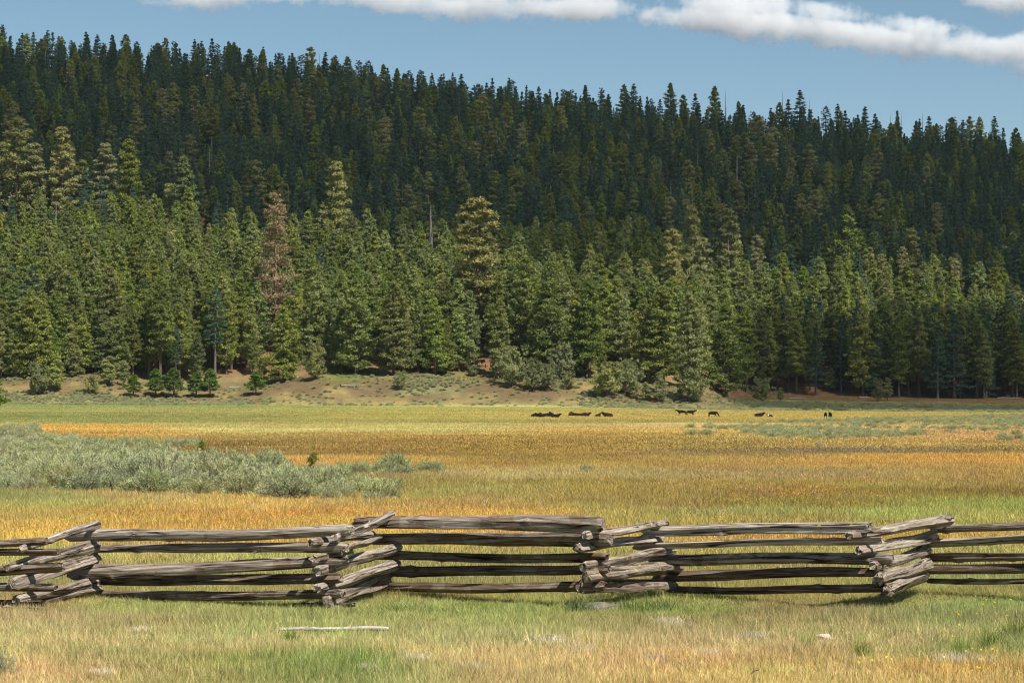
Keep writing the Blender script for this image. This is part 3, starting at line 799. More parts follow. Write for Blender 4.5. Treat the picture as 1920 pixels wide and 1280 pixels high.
def sky_cloud(label, blobs, D, seed, dens=.02):
    """a real cumulus: one closed hull filled with water droplets. blobs: px, py, rx, ry (photo pixels), tilt"""
    k = D / F
    xs = [((b[0] - 960) * k, CAMH + (HY - b[1]) * k, b[2] * k * 1.05, b[3] * k * .82, b[4] if len(b) > 4 else 0) for b in blobs]
    x0 = min(b[0] - b[2] * 1.25 for b in xs); x1 = max(b[0] + b[2] * 1.25 for b in xs)
    z0 = min(b[1] - b[3] * 1.5 - abs(b[4]) * b[2] for b in xs); z1 = max(b[1] + b[3] * 1.5 + abs(b[4]) * b[2] for b in xs)
    dp = max(b[3] for b in xs) * 2.2
    c = np.array([(x0 + x1) / 2, D, (z0 + z1) / 2]); h = np.array([(x1 - x0) / 2, dp, (z1 - z0) / 2])
    V = np.array([[sx, sy, sz] for sx in (-1, 1) for sy in (-1, 1) for sz in (-1, 1)]) * h
    Fq = np.array([[0, 1, 3, 2], [4, 6, 7, 5], [0, 4, 5, 1], [2, 3, 7, 6], [0, 2, 6, 4], [1, 5, 7, 3]])
    m = N('cloud_vapour')
    P_ = m.n('TexCoord').outputs['Object']
    nz = m.n('TexNoise', {'Vector': P_, 'Scale': 1 / 210., 'Detail': 9.0, 'Roughness': .72}, )
    nz2 = m.n('TexNoise', {'Vector': P_, 'Scale': 1 / 45., 'Detail': 3.0, 'Roughness': .6}, )
    nn = m.math('ADD', m.math('SUBTRACT', nz.outputs['Fac'], .5), m.math('MULTIPLY', m.math('SUBTRACT', nz2.outputs['Fac'], .5), .30))
    acc = None
    sep = m.n('SeparateXYZ', {0: P_})
    for bx, bz, rx, rz, tl in xs:
        X_ = m.math('SUBTRACT', sep.outputs[0], float(bx - c[0])); Z_ = m.math('SUBTRACT', sep.outputs[2], float(bz - c[2]))
        Z_ = m.math('SUBTRACT', Z_, m.math('MULTIPLY', X_, float(tl)))
        d2 = m.math('ADD', m.math('ADD', m.math('POWER', m.math('ABSOLUTE', m.math('DIVIDE', X_, float(rx))), 2.0), m.math('POWER', m.math('ABSOLUTE', m.math('DIVIDE', Z_, float(rz))), 2.0)),
                    m.math('POWER', m.math('ABSOLUTE', m.math('DIVIDE', sep.outputs[1], float(rz * 1.6))), 2.0))
        q = m.math('SUBTRACT', 1.0, m.math('SQRT', d2))
        acc = q if acc is None else m.math('MAXIMUM', acc, q)
    dn = m.math('ADD', acc, m.math('MULTIPLY', nn, 3.8))
    dn = m.math('MULTIPLY', m.math('MINIMUM', m.math('MAXIMUM', m.math('MULTIPLY', dn, 2.0), 0.0), 1.0), dens)
    vs = m.n('VolumePrincipled', {'Color': (.98, .98, .99, 1), 'Density': dn, 'Anisotropy': 0.0})
    m.t.links.new(vs.outputs[0], m.out.inputs['Volume'])
    try: m.m.cycles.volume_step_rate = 1.0
    except Exception: pass
    me = mesh_from('sky_cloud', V, Fq, [m.m])
    o = link('sky_cloud', me, None, label=label, category='cloud', group='clouds in the blue sky')
    o.location = c
D = 6500.
if True:
    sky_cloud('long grey-white cloud sloping down to the right edge of the sky',
          [(1330, 38, 120, 30, -.05), (1480, 50, 190, 38, -.10), (1660, 68, 220, 36, -.14), (1850, 92, 170, 32, -.08), (1400, 10, 140, 26), (1560, 22, 110, 24, -.1), (1290, 30, 70, 26), (1700, 48, 90, 26, -.1), (2050, 110, 160, 40)], D, 1)
    sky_cloud('pale flat-bottomed cloud cut by the top edge, middle of the sky', [(740, 2, 170, 26, -.06), (900, 12, 150, 30, -.05), (1060, 16, 150, 30, 0)], D * .98, 2)
    sky_cloud('small faint cloud cut by the top edge, left of the middle one', [(410, -6, 120, 26, 0)], D * 1.02, 3)
    sky_cloud('dark grey cloud corner at the top right', [(1900, 0, 110, 28, -.1)], D * .95, 4)
SC.cycles.volume_step_rate = 0.5
SC.cycles.volume_max_steps = 256

# ------------------------------------------------------------------ sagebrush
MAT['sage'] = leaf_mat('sage_leaves', (.17, .185, .09), (.70, .71, .39), hue=.02, val=.15, trans=.25)
MAT['twig'] = bark_mat('sage_twigs', (.06, .045, .04), (.20, .16, .14), 8)
def sage_bush(seed, nsh=170, nl=34):
    g = np.random.default_rng(seed)
    th = g.random(nsh) * 6.283; ph = np.arccos(g.uniform(0, 1, nsh))
    lob = 1 + .22 * np.sin(3 * th + seed) * np.sin(ph) + .16 * np.sin(5 * th + 2 * seed) + g.normal(0, .1, nsh)
    d = np.c_[np.cos(th) * np.sin(ph), np.sin(th) * np.sin(ph), np.cos(ph)]
    tip = d * lob[:, None] * np.array([.62, .62, .62]) * g.uniform(.8, 1.02, (nsh, 1)) + np.array([0, 0, .2])
    sh_dir = d * .95 + np.array([0, 0, .45]); sh_dir /= np.linalg.norm(sh_dir, axis=1)[:, None]
    V_, F_, v_ = [], [], []; n0 = 0
    # each shoot: a narrow plume of leaves
    k = nsh
    s = g.random((k, nl))
    base = tip[:, None] - sh_dir[:, None] * (s[..., None] * .20)
    off = g.normal(0, 1, (k, nl, 3)) * (.012 + .030 * s[..., None])
    p = (base + off).reshape(-1, 3)
    dd = (sh_dir[:, None] * 1.0 + off / .04 * .5 + g.normal(0, .25, (k, nl, 3))).reshape(-1, 3); dd /= np.linalg.norm(dd, axis=1)[:, None]
    q = g.normal(0, 1, p.shape); sd = np.cross(dd, q); sd /= np.linalg.norm(sd, axis=1)[:, None]
    L = g.uniform(.035, .07, (len(p), 1)); W = g.uniform(.007, .012, (len(p), 1))
    V = np.stack([p - sd * W, p + sd * W, p + dd * L], 1).reshape(-1, 3)
    v = np.repeat(np.clip(g.normal(.5, .3, len(p)) + np.repeat(g.normal(0, .22, k), nl) * 1.0, 0, 1), 3)
    cr = mesh_from('sage_foliage', V, np.arange(len(V)).reshape(-1, 3), [MAT['sage']], attrs={'v': ('FLOAT', v)})
    T = Mesh()
    for i in range(0, nsh, 3):
        P = np.array([[g.normal(0, .04), g.normal(0, .04), -.05], tip[i] * .5 + g.normal(0, .04, 3), tip[i] - sh_dir[i] * .12, tip[i] - sh_dir[i] * .02])
        V2, F2 = tube(P, [.018, .011, .006, .003], 3); T.add(V2, F2)
    tw = T.mesh('sage_stems', [MAT['twig']])
    return cr, tw
SAGE = [sage_bush(50 + i) for i in range(6)]
# outline of the left patch, in ground coordinates through the photo's rows
def inpoly(px, py, poly):
    inside = np.zeros(len(px), bool); j = len(poly) - 1
    for i in range(len(poly)):
        xi, yi = poly[i]; xj, yj = poly[j]
        c = ((yi > py) != (yj > py)) & (px < (xj - xi) * (py - yi) / (yj - yi + 1e-12) + xi)
        inside ^= c; j = i
    return inside
def proj(X, Y, Z): return 960 + F * X / Y, HY - F * (Z - CAMH) / Y
LEFT = [(-500, 925), (0, 922), (200, 926), (330, 931), (450, 936), (600, 941), (700, 943), (750, 942), (754, 932), (725, 917), (650, 905), (560, 893), (430, 882), (300, 862),
        (200, 848), (130, 836), (80, 824), (70, 806), (-500, 800)]
g = np.random.default_rng(21)
cand = []
Y = 62.
while Y < 340:
    st = 1.02 if Y < 110 else 1.2 if Y < 160 else 1.5
    Xs = np.arange(-.34 * Y, -.02 * Y + 3, st)
    cand.append(np.c_[Xs + g.uniform(-.35, .35, len(Xs)) * st, Y + g.uniform(-.4, .4, len(Xs)) * st]); Y += st * (1.05 if Y < 110 else 1.4)
B = np.vstack(cand)
bz = tz(B[:, 0], B[:, 1]); bpx, bpyy = proj(B[:, 0], B[:, 1], bz)
k_ = inpoly(bpx + 14 * fbm(B[:, 0] / 3, B[:, 1] / 3, 2), bpyy + 2.5 * fbm(B[:, 0] / 3 + 9, B[:, 1] / 5, 2), LEFT)
k_ &= g.random(len(B)) > .05 + .3 * smooth(.1, .45, fbm(B[:, 0] / 2.5 + 50, B[:, 1] / 4, 3))
B = B[k_]; bz = bz[k_]; bpx = bpx[k_]; bpyy = bpyy[k_]
bsz = g.uniform(.65, 1.6, len(B)) * (1 + .18 * fbm(B[:, 0] / 4, B[:, 1] / 4, 2))
vis = (bpx > -40)
od = np.argsort(np.where(vis, B[:, 1], 1e9))
ind = od[:230]
nearest_edge = B[ind, 1] < np.percentile(B[ind, 1], 22)
cn = 0
rank = {}
for j in sorted(ind.tolist(), key=lambda i: bpx[i]):
    band = int((B[j, 1] - B[ind, 1].min()) // 2.6)
    rank[band] = rank.get(band, 0) + 1
    where = ['near edge', 'second row', 'third row', 'fourth row', 'fifth row', 'sixth row', 'seventh row', 'eighth row', 'ninth row', 'tenth row', 'eleventh row', 'twelfth row', 'thirteenth row', 'fourteenth row'][min(band, 13)]
    o = thing('sagebrush', 'grey-green sagebrush, %s from left in the %s of the left patch' % (ordinal(rank[band]), where), 'shrub', (B[j, 0], B[j, 1], bz[j] - .02), g.random() * 6.28, 'sagebrush in the left patch')
    s = bsz[j] * .88 * (1 - .4 * float(smooth(480, 740, bpx[j]))); o.scale = (s, s, s * g.uniform(.6, 1.1))
    cr, tw = SAGE[g.integers(6)]
    link('foliage', cr, o); link('stems', tw, o)
restS = np.setdiff1d(np.arange(len(B)), ind)
PS = [np.c_[B[restS], bz[restS]]]; SS = [bsz[restS] * .85]
# the far right patch, seen at a low angle, and bushes scattered round it
RIGHT = [(1280, 803), (1330, 798), (1450, 792), (1600, 786), (1750, 781), (1900, 779), (2300, 777), (2300, 805), (1900, 806), (1850, 812), (1780, 815), (1700, 821), (1560, 824), (1440, 822), (1400, 816), (1390, 808)]
RIGHT2 = [(1850, 822), (1900, 815), (2300, 812), (2300, 833), (1900, 829)]
cand = []
Y = 150.
while Y < 560:
    st = 1.25 + Y / 500
    Xs = np.arange(.05 * Y, .33 * Y, st)
    cand.append(np.c_[Xs + g.uniform(-.4, .4, len(Xs)) * st, Y + g.uniform(-.5, .5, len(Xs)) * st * 1.8]); Y += st * 1.7
C2 = np.vstack(cand); z2 = tz(C2[:, 0], C2[:, 1]); p2x, p2y = proj(C2[:, 0], C2[:, 1], z2)
wob = 1.6 * fbm(C2[:, 0] / 9, C2[:, 1] / 25, 3)
k_ = inpoly(p2x + 20 * fbm(C2[:, 0] / 6, C2[:, 1] / 6, 2), p2y + wob, RIGHT) | inpoly(p2x, p2y + wob, RIGHT2)
k_ &= g.random(len(C2)) > .1 + .75 * smooth(.15, .4, fbm(C2[:, 0] / 14 + 3, C2[:, 1] / 40, 2))
PS.append(np.c_[C2[k_], z2[k_]]); SS.append(g.uniform(.5, 1.0, k_.sum()))
# thin strips in the meadow and sage on the bank
def strip(px0, px1, py0, py1, n_, s0=.6, s1=1.0):
    out = []
    for _ in range(n_):
        px = g.uniform(px0, px1); py = py0 + (py1 - py0) * (px - px0) / (px1 - px0) + g.normal(0, .8)
        X, Yv, Z = ground_at(px, py, 60, 760)
        out.append((X, Yv, Z))
    PS.append(np.array(out)); SS.append(g.uniform(s0, s1, n_))
strip(150, 370, 836, 838, 60); strip(1290, 1335, 815, 816, 14); strip(1500, 1560, 838, 838, 0 + 1)
strip(630, 760, 888, 892, 12, .5, .9); strip(1096, 1106, 886, 887, 3, .4, .6); strip(790, 820, 886, 887, 6, .5, .9); strip(730, 760, 884, 886, 6, .8, 1.2)
strip(140, 146, 830, 830, 2, .8, 1.1)
NB = 15000
Xb = g.uniform(-190, 175, NB); Yb = g.uniform(680, 750, NB)
pb = 960 + F * Xb / Yb
nb_ = fbm(Xb / 16 + 60, Yb / 14, 3)
dens = np.where(pb < 560, .45 * (Yb < 722) + .25, .42) * (1 - smooth(1340, 1480, pb) * .0)
dens = dens * (.25 + 1.5 * smooth(-.15, .35, nb_)); dens = np.where((pb > 460) & (pb < 760), dens * .35, dens)
dens = np.where(Yb < 700, dens * .9 * ((pb < 470) | (pb > 1300)), dens)
k_ = g.random(NB) < np.clip(dens, 0, 1)
PS.append(np.c_[Xb[k_], Yb[k_], tz(Xb[k_], Yb[k_])]); SS.append(g.uniform(.6, 1.5, k_.sum()))
PS = np.vstack(PS); SS = np.concatenate(SS)
coll = source_collection('sage_bush', [s_ for s_ in SAGE])
nS = len(PS)
scatter('sagebrush_cover', coll, PS - np.array([0, 0, .03]), np.c_[np.zeros((nS, 2)), g.random(nS) * 6.28], np.c_[SS, SS, SS * g.uniform(.6, .9, nS)], g.integers(0, 6, nS),
        label='low grey-green sagebrush spread over the far meadow and the bank', category='sagebrush')

# two lanky stems that stand out of the left patch, and a bush at the left edge of the foreground
def lanky(px, yb, yt, label, seed, tuft):
    g = np.random.default_rng(seed)
    Y = 12210 / (yb - HY); X = (px - 960) / F * Y; z = float(tz(X, Y))
    H = CAMH + (HY - yt) * Y / F - z
    o = thing('lanky_sapling', label, 'sapling', (X, Y, z), 0)
    T = Mesh()
    zs = np.linspace(0, H * .95, 6); P = np.c_[.03 * np.sin(zs * 2 + seed), .02 * np.cos(zs * 3), zs]
    V, Fq = tube(P, np.linspace(.028, .012, 6), 6); T.add(V, Fq)
    for k in range(9):
        zz_ = H * g.uniform(.15, .9); a = g.random() * 6.28; L_ = .12 + .1 * g.random()
        V, Fq = tube([[0, 0, zz_], [math.cos(a) * L_, math.sin(a) * L_, zz_ + L_ * .7]], [.008, .003], 3); T.add(V, Fq)
    link('stem', T.mesh('sapling_stem', [MAT['bark']]), o)
    c = g.normal(0, 1, (tuft, 3)) * np.array([.09, .09, .13]) * H / 1.2 + np.array([0, 0, H * .82])
    c = np.vstack([c, g.normal(0, 1, (6, 3)) * np.array([.16, .16, .1]) + np.array([0, 0, H * .3])])
    V, Fc, v = leaves(c, .07, 40, .07, .011, g, None, up=.3, flat=.8)
    link('foliage', mesh_from('sapling_needles', V, Fc, [MAT['young']], attrs={'v': ('FLOAT', v)}), o)
lanky(380, 867, 826, 'lanky sapling with bushy tuft rising out of the sagebrush, left one of two', 3, 26)
lanky(586, 912, 846, 'lanky sapling with ragged top leaning in the sagebrush, right one of two', 4, 20)

# ------------------------------------------------------------------ split-rail fence
def wood_mat():
    m = N('weathered_wood')
    tc = m.n('TexCoord').outputs['Object']
    rnd = m.n('ObjectInfo').outputs['Random']
    off = m.n('CombineXYZ', {0: m.math('MULTIPLY', rnd, 40.0), 1: m.math('MULTIPLY', rnd, 17.0), 2: 0.0})
    vadd = m.n('VectorMath', {0: tc, 1: off.outputs[0]}, operation='ADD').outputs[0]
    g1 = m.n('Mapping', {'Vector': vadd, 'Scale': (1.3, 34, 34)})
    n1 = m.n('TexNoise', {'Vector': g1.outputs[0], 'Scale': 1.0, 'Detail': 6.0, 'Roughness': .65, 'Distortion': .4})
    g2 = m.n('Mapping', {'Vector': vadd, 'Scale': (.8, 13, 13)})
    n2 = m.n('TexNoise', {'Vector': g2.outputs[0], 'Scale': 1.0, 'Detail': 5.0, 'Roughness': .6, 'Distortion': .8})
    n3 = m.n('TexNoise', {'Vector': vadd, 'Scale': 2.2, 'Detail': 5.0})
    n4 = m.n('TexNoise', {'Vector': vadd, 'Scale': 14.0, 'Detail': 4.0})
    at = m.n('Attribute', attribute_name='tone', attribute_type='OBJECT').outputs['Fac']
    c = m.ramp(n1.outputs['Fac'], [(.34, (.05, .037, .03)), (.44, (.20, .155, .12)), (.55, (.33, .27, .215)), (.70, (.58, .51, .43))])
    brown = m.ramp(n1.outputs['Fac'], [(.34, (.035, .02, .013)), (.5, (.16, .095, .062)), (.7, (.34, .24, .17))])
    c = m.mix(c, brown, m.math('MULTIPLY', m.math('GREATER_THAN', m.math('ADD', n3.outputs['Fac'], m.math('MULTIPLY', at, -.35)), .5 - .12), .55))
    crack = m.ramp(n2.outputs['Fac'], [(.38, (.12, .10, .085)), (.44, (1, 1, 1))])
    c = m.mix(c, crack, 1.0, 'MULTIPLY')
    val = m.n('HueSaturation', {'Color': c, 'Value': m.math('ADD', m.math('MULTIPLY', at, .72), .46), 'Saturation': m.math('SUBTRACT', 1.25, m.math('MULTIPLY', at, .45))})
    lc = m.n('Attribute', attribute_name='lichen', attribute_type='OBJECT').outputs['Fac']
    lic = m.math('MULTIPLY', m.math('GREATER_THAN', n4.outputs['Fac'], .655), m.math('GREATER_THAN', lc, .5))
    c = m.mix(val.outputs[0], (.42, .36, .06), m.math('MULTIPLY', lic, .75))
    h = m.math('ADD', m.math('MULTIPLY', n1.outputs['Fac'], .5), m.math('MULTIPLY', m.math('MINIMUM', n2.outputs['Fac'], .45), 2.2))
    b = m.n('Bump', {'Height': h, 'Strength': 1.0, 'Distance': .035})
    p = m.n('BsdfPrincipled', {'Base Color': c, 'Roughness': .85, 'Normal': b.outputs[0]})
    p.inputs['Specular IOR Level'].default_value = .2
    return m.surf(p.outputs[0])
MAT['wood'] = wood_mat()
def rail_mesh(L, r0, r1, seed, wedge=.25):
    """a split log: uneven wedge section, waves along its length, knots and torn ends"""
    g = np.random.default_rng(seed)
    ns, sd = 64, 11
    s = np.linspace(0, 1, ns)
    a = np.linspace(0, 2 * np.pi, sd, endpoint=False)
    sec = 1 + g.normal(0, .17, sd) + .16 * np.cos(3 * a + g.random() * 6) * wedge * 3 + .10 * np.cos(2 * a + g.random() * 6)
    sec = np.clip(sec, .62, 1.35)
    R = r0 + (r1 - r0) * s
    ph = g.random(6) * 10
    bendz = .022 * np.sin(s * 3.3 + ph[0]) * L / 4 + .007 * np.sin(s * 9 + ph[1]); bendy = .05 * np.sin(s * 2.7 + ph[2]) * L / 4
    bendz -= np.interp(s, [0, 1], [bendz[0], bendz[-1]]); 
    V = np.zeros((ns, sd, 3))
    tw = g.uniform(-.9, .9) * s
    for i in range(ns):
        rr = R[i] * sec * (1 + .10 * np.array([fbm(np.array([s[i] * L * 1.6 + ph[3]]), np.array([k * .9 + seed]), 3)[0] for k in range(sd)]))
        rr *= 1 + .03 * math.sin(s[i] * 13 + ph[4])
        if i in (0, ns - 1): rr *= .8
        V[i, :, 0] = s[i] * L; 
        if i in (0, ns - 1): V[i, :, 0] += g.normal(0, .022, sd)
        V[i, :, 1] = bendy[i] + rr * np.cos(a + tw[i]) * .95; V[i, :, 2] = bendz[i] + rr * np.sin(a + tw[i])
    for _ in range(g.integers(1, 4)):                      # knots
        ki, ka = g.integers(4, ns - 4), g.random() * 6.28
        dist = np.hypot((s[:, None] - s[ki]) * L / .07, (np.angle(np.exp(1j * (a[None] - ka))) * .09) / .05)
        bump_ = .022 * np.exp(-dist ** 2)
        V[..., 1] += bump_ * np.cos(a + tw[:, None]); V[..., 2] += bump_ * np.sin(a + tw[:, None])
    Vv = V.reshape(-1, 3)
    faces = []
    for i in range(ns - 1):
        for j in range(sd): faces.append((i * sd + j, (i + 1) * sd + j, (i + 1) * sd + (j + 1) % sd, i * sd + (j + 1) % sd))
    faces.append(tuple(range(sd))); faces.append(tuple(range((ns - 1) * sd + sd - 1, (ns - 1) * sd - 1, -1)))
    me = mesh_from('rail', Vv, faces, [MAT['wood']])
    
    return me
YN, YFd = 31.3, 33.7
# x0, y0, depth0, x1, y1, depth1, thickness px at each end, tone 0 dark .. 1 pale: wood colour plus shade painted into lower rails, lichen
RAILS = [
 (-395, 1026, YFd, 84, 1014, YN, 13, 14, .4, 0), (-395, 1046, YFd, 116, 1034, YN, 13, 14, .3, 0), (-395, 1086, YFd, 122, 1060, YN, 14, 15, .4, 0),
 (-395, 1112, YFd, 98, 1102, YN, 14, 14, .35, 0), (-395, 1126, YFd, 82, 1130, YN, 10, 10, .2, 0),
 (42, 1030, YN, 182, 984, YFd - .1, 11, 13, .9, 0), (16, 1063, YN - .1, 178, 1022, YFd, 15, 20, .7, 0), (22, 1095, YN - .1, 181, 1045, YFd, 21, 19, .65, 0),
 (34, 1124, YN, 178, 1087, YFd, 18, 17, .6, 0), (5, 1143, YN - .1, 192, 1103, YFd - .1, 14, 16, .5, 0),
 (128, 1003, YFd + .1, 660, 992, YN, 18, 18, .85, 0), (166, 1031, YFd + .1, 654, 1027, YN, 10, 16, .6, 0), (132, 1072, YFd - .1, 652, 1049, YN, 21, 14, .6, 0),
 (172, 1087, YFd + .1, 642, 1083, YN, 15, 15, .3, 0), (168, 1117, YFd, 646, 1112, YN, 14, 15, .35, 0), (545, 1133, YN + 1, 668, 1132, YN - .2, 7, 7, .2, 0),
 (629, 1010, YN - .05, 731, 965, YFd - .1, 16, 15, .8, 0), (576, 1018, YN - .15, 702, 1003, YFd, 15, 13, .65, 0), (646, 1029, YN - .05, 709, 1006, YFd - .1, 11, 11, .7, 0),
 (586, 1047, YN - .2, 660, 1034, YN + .6, 12, 10, .6, 0), (598, 1071, YN - .15, 746, 1025, YFd - .1, 18, 15, .75, 1), (597, 1102, YN - .1, 742, 1054, YFd - .1, 18, 17, .7, 0), (614, 1128, YN - .1, 730, 1082, YFd, 19, 22, .55, 0),
 (664, 982, YFd + .2, 1134, 984, YN, 17, 24, .5, 0), (700, 1010, YFd + .1, 1142, 1012, YN + .1, 14, 20, .35, 0), (703, 1041, YFd + .1, 1137, 1044, YN + .1, 15, 16, .2, 0), (733, 1069, YFd + .1, 1141, 1064, YN + .1, 15, 15, .2, 0),
 (690, 1099, YFd + .1, 1137, 1096, YN + .1, 16, 18, .25, 0),
 (1097, 1003, YN - .1, 1248, 981, YFd, 14, 12, .75, 1), (1084, 1028, YN - .15, 1242, 1009, YFd, 16, 13, .8, 0), (1096, 1064, YN - .1, 1257, 1033, YFd, 18, 17, .65, 1), (1100, 1083, YN - .15, 1276, 1065, YFd - .1, 22, 20, .45, 1), (1092, 1098, YN - .1, 1264, 1097, YFd, 20, 12, .4, 0),
 (1203, 998, YFd - .15, 1635, 989, YN, 17, 18, 1.0, 1), (1189, 1023, YFd - .05, 1654, 1011, YN, 13, 13, .95, 0), (1219, 1050, YFd - .1, 1675, 1045, YN, 16, 16, .6, 0), (1226, 1083, YFd + .1, 1658, 1073, YN, 17, 13, .15, 0), (1252, 1104, YFd + .1, 1663, 1102, YN, 11, 13, .2, 0),
 (1594, 1004, YN - .1, 1775, 974, YFd - .1, 16, 24, .6, 0), (1612, 1032, YN - .15, 1750, 1002, YFd, 15, 18, .7, 1), (1636, 1062, YN - .1, 1744, 1029, YFd, 17, 18, .65, 1), (1650, 1085, YN - .1, 1735, 1058, YFd - .1, 22, 23, .6, 0), (1663, 1108, YN - .1, 1738, 1080, YFd, 20, 19, .6, 0),
 (1747, 992, YFd + .15, 2190, 982, YN, 11, 14, .5, 0), (1733, 1018, YFd, 2200, 1000, YN, 14, 20, .8, 0), (1726, 1045, YFd + .1, 2200, 1033, YN, 14, 13, .35, 0), (1726, 1067, YFd + .1, 2200, 1058, YN, 17, 17, .2, 0), (1738, 1089, YFd + .1, 2200, 1083, YN, 10, 11, .4, 0),
]
RAILS += [(-60, 1136, YN - .3, 78, 1144, YN - .5, 9, 8, .25, 0), (1655, 1108, YN + .3, 1672, 1112, YN - .4, 12, 12, .3, 0)]
fence = thing('split_rail_fence', 'zigzag split-rail fence of weathered grey logs across the foreground', 'fence', (0, 34.5, 0))
LAB = {5: 'pale grey rail tilted up at the left corner', 16: 'pale rail tilted highest at the second corner', 23: 'thick knotted top rail of the middle panel', 33: 'bleached top rail of the right middle panel', 38: 'stout rail tilted up above the right corner'}
for i, (x0, y0, d0, x1, y1, d1, t0, t1, tone, lich) in enumerate(RAILS):
    A = Vector(((x0 - 960) / F * d0, d0, CAMH + (HY - y0) * d0 / F)); Bv = Vector(((x1 - 960) / F * d1, d1, CAMH + (HY - y1) * d1 / F))
    L_ = (Bv - A).length
    me = rail_mesh(L_, t0 / 2 * d0 / F * 1.14, t1 / 2 * d1 / F * 1.14, 300 + i)
    o = link('rail', me, fence)
    dv = (Bv - A).normalized()
    o.location = A - Vector((0, 34.5, 0))
    yv = Vector((0, 0, 1)).cross(dv).normalized(); zv = dv.cross(yv)
    o.rotation_euler = Matrix((dv, yv, zv)).transposed().to_euler()
    o['tone'] = float(tone); o['lichen'] = float(lich)
    if i in LAB: o['label'] = LAB[i]
# footing blocks under the corners
def rock_mesh(seed, sub=2, flatz=.7):
    g = np.random.default_rng(seed); bm = bmesh.new(); bmesh.ops.create_icosphere(bm, subdivisions=sub, radius=1)
    for v in bm.verts:
        c = v.co.copy(); q = 1 + .35 * (fbm(np.array([c.x * 1.3 + seed]), np.array([c.y * 1.3 + c.z * 2]), 3)[0])
        v.co = Vector((round(c.x * 2.2) / 2.2 * .4 + c.x * .6, round(c.y * 2.2) / 2.2 * .4 + c.y * .6, (round(c.z * 2) / 2 * .5 + c.z * .5) * flatz)) * q
    me = bpy.data.meshes.new('stone'); bm.to_mesh(me); bm.free(); return me
def stone_mat(name, c1, c2):
    m = N(name); tc = m.n('TexCoord').outputs['Object']
    nz = m.n('TexNoise', {'Vector': tc, 'Scale': 3.0, 'Detail': 8.0, 'Roughness': .7})
    b = m.n('Bump', {'Height': nz.outputs['Fac'], 'Strength': .8, 'Distance': .05})
    p = m.n('BsdfPrincipled', {'Base Color': m.ramp(nz.outputs['Fac'], [(.3, c1), (.7, c2)]), 'Roughness': .9, 'Normal': b.outputs[0]})
    return m.surf(p.outputs[0])
MAT['stone'] = stone_mat('grey_stone', (.09, .075, .06), (.26, .22, .18)); MAT['pale'] = stone_mat('pale_pink_stone', (.42, .33, .26), (.66, .56, .47))
for px, py, w_, h_, lb in ((1113, 1116, .24, .15, 'rough grey block propping the middle corner of the fence'), (1146, 1112, .15, .13, None), (630, 1136, .16, .10, 'dark footing block under the second fence corner')):
    d = YN; me = rock_mesh(int(px)); me.materials.append(MAT['stone'])
    o = link('footing_block', me, fence, label=lb)
    X = (px - 960) / F * d
    o.location = (X, d - 34.5, float(tz(X, d)) + h_ * .12); o.scale = (w_, w_ * .9, h_)
# loose things lying in the grass
def lying(name, px, py, sx, sy, sz, lb, cat, mat, seed):
    Y = 12210 / (py - HY); X = (px - 960) / F * Y
    me = rock_mesh(seed); me.materials.append(mat)
    o = link(name, me, None, label=lb, category=cat); o.location = (X, Y, float(tz(X, Y)) + sz * .55); o.scale = (sx, sy, sz); return o
lying('stone', 1545, 1200, .10, .10, .07, 'pale pinkish stone half sunk in dry grass, right foreground', 'stone', MAT['pale'], 12)
lying('stone', 1600, 1196, .06, .06, .045, 'small brown stone right of the pale pinkish one', 'stone', MAT['stone'], 13)
lying('stone', 1110, 1254, .09, .09, .05, 'flat reddish stone in dry grass near the bottom edge, right of centre', 'stone', MAT['stone'], 14)
lying('stone', 985, 1212, .09, .09, .04, 'low pale stone in the grass below the middle fence panel', 'stone', MAT['pale'], 15)
def fallen_board():
    Y = 28.2; x0, x1 = (524 - 960) / F * Y, (728 - 960) / F * Y
    me = rail_mesh(x1 - x0, .024, .034, 777, .1)
    o = link('fallen_rail', me, None, label='bleached fallen rail lying in the grass in front of the fence', category='log')
    o.location = (x0, Y, float(tz(0, Y)) + .065); o.rotation_euler = (0, 0, math.radians(-1)); o['tone'] = 1.5; o['lichen'] = 0.0
fallen_board()
def twig():
    T = Mesh(); g = np.random.default_rng(3)
    V, Fq = tube([[0, 0, 0], [.06, 0, .05], [.13, .01, .07]], [.012, .009, .005], 5); T.add(V, Fq)
    V, Fq = tube([[.06, 0, .05], [.05, 0, .1]], [.007, .003], 4); T.add(V, Fq)
    Y = 23.6; X = (1405 - 960) / F * Y
    o = link('twig', T.mesh('twig', [MAT['bark']]), None, label='dark broken twig poking up at the bottom edge, right of centre', category='twig'); o.location = (X, Y, float(tz(X, Y)) + .05); o.scale = (.8,) * 3
twig()
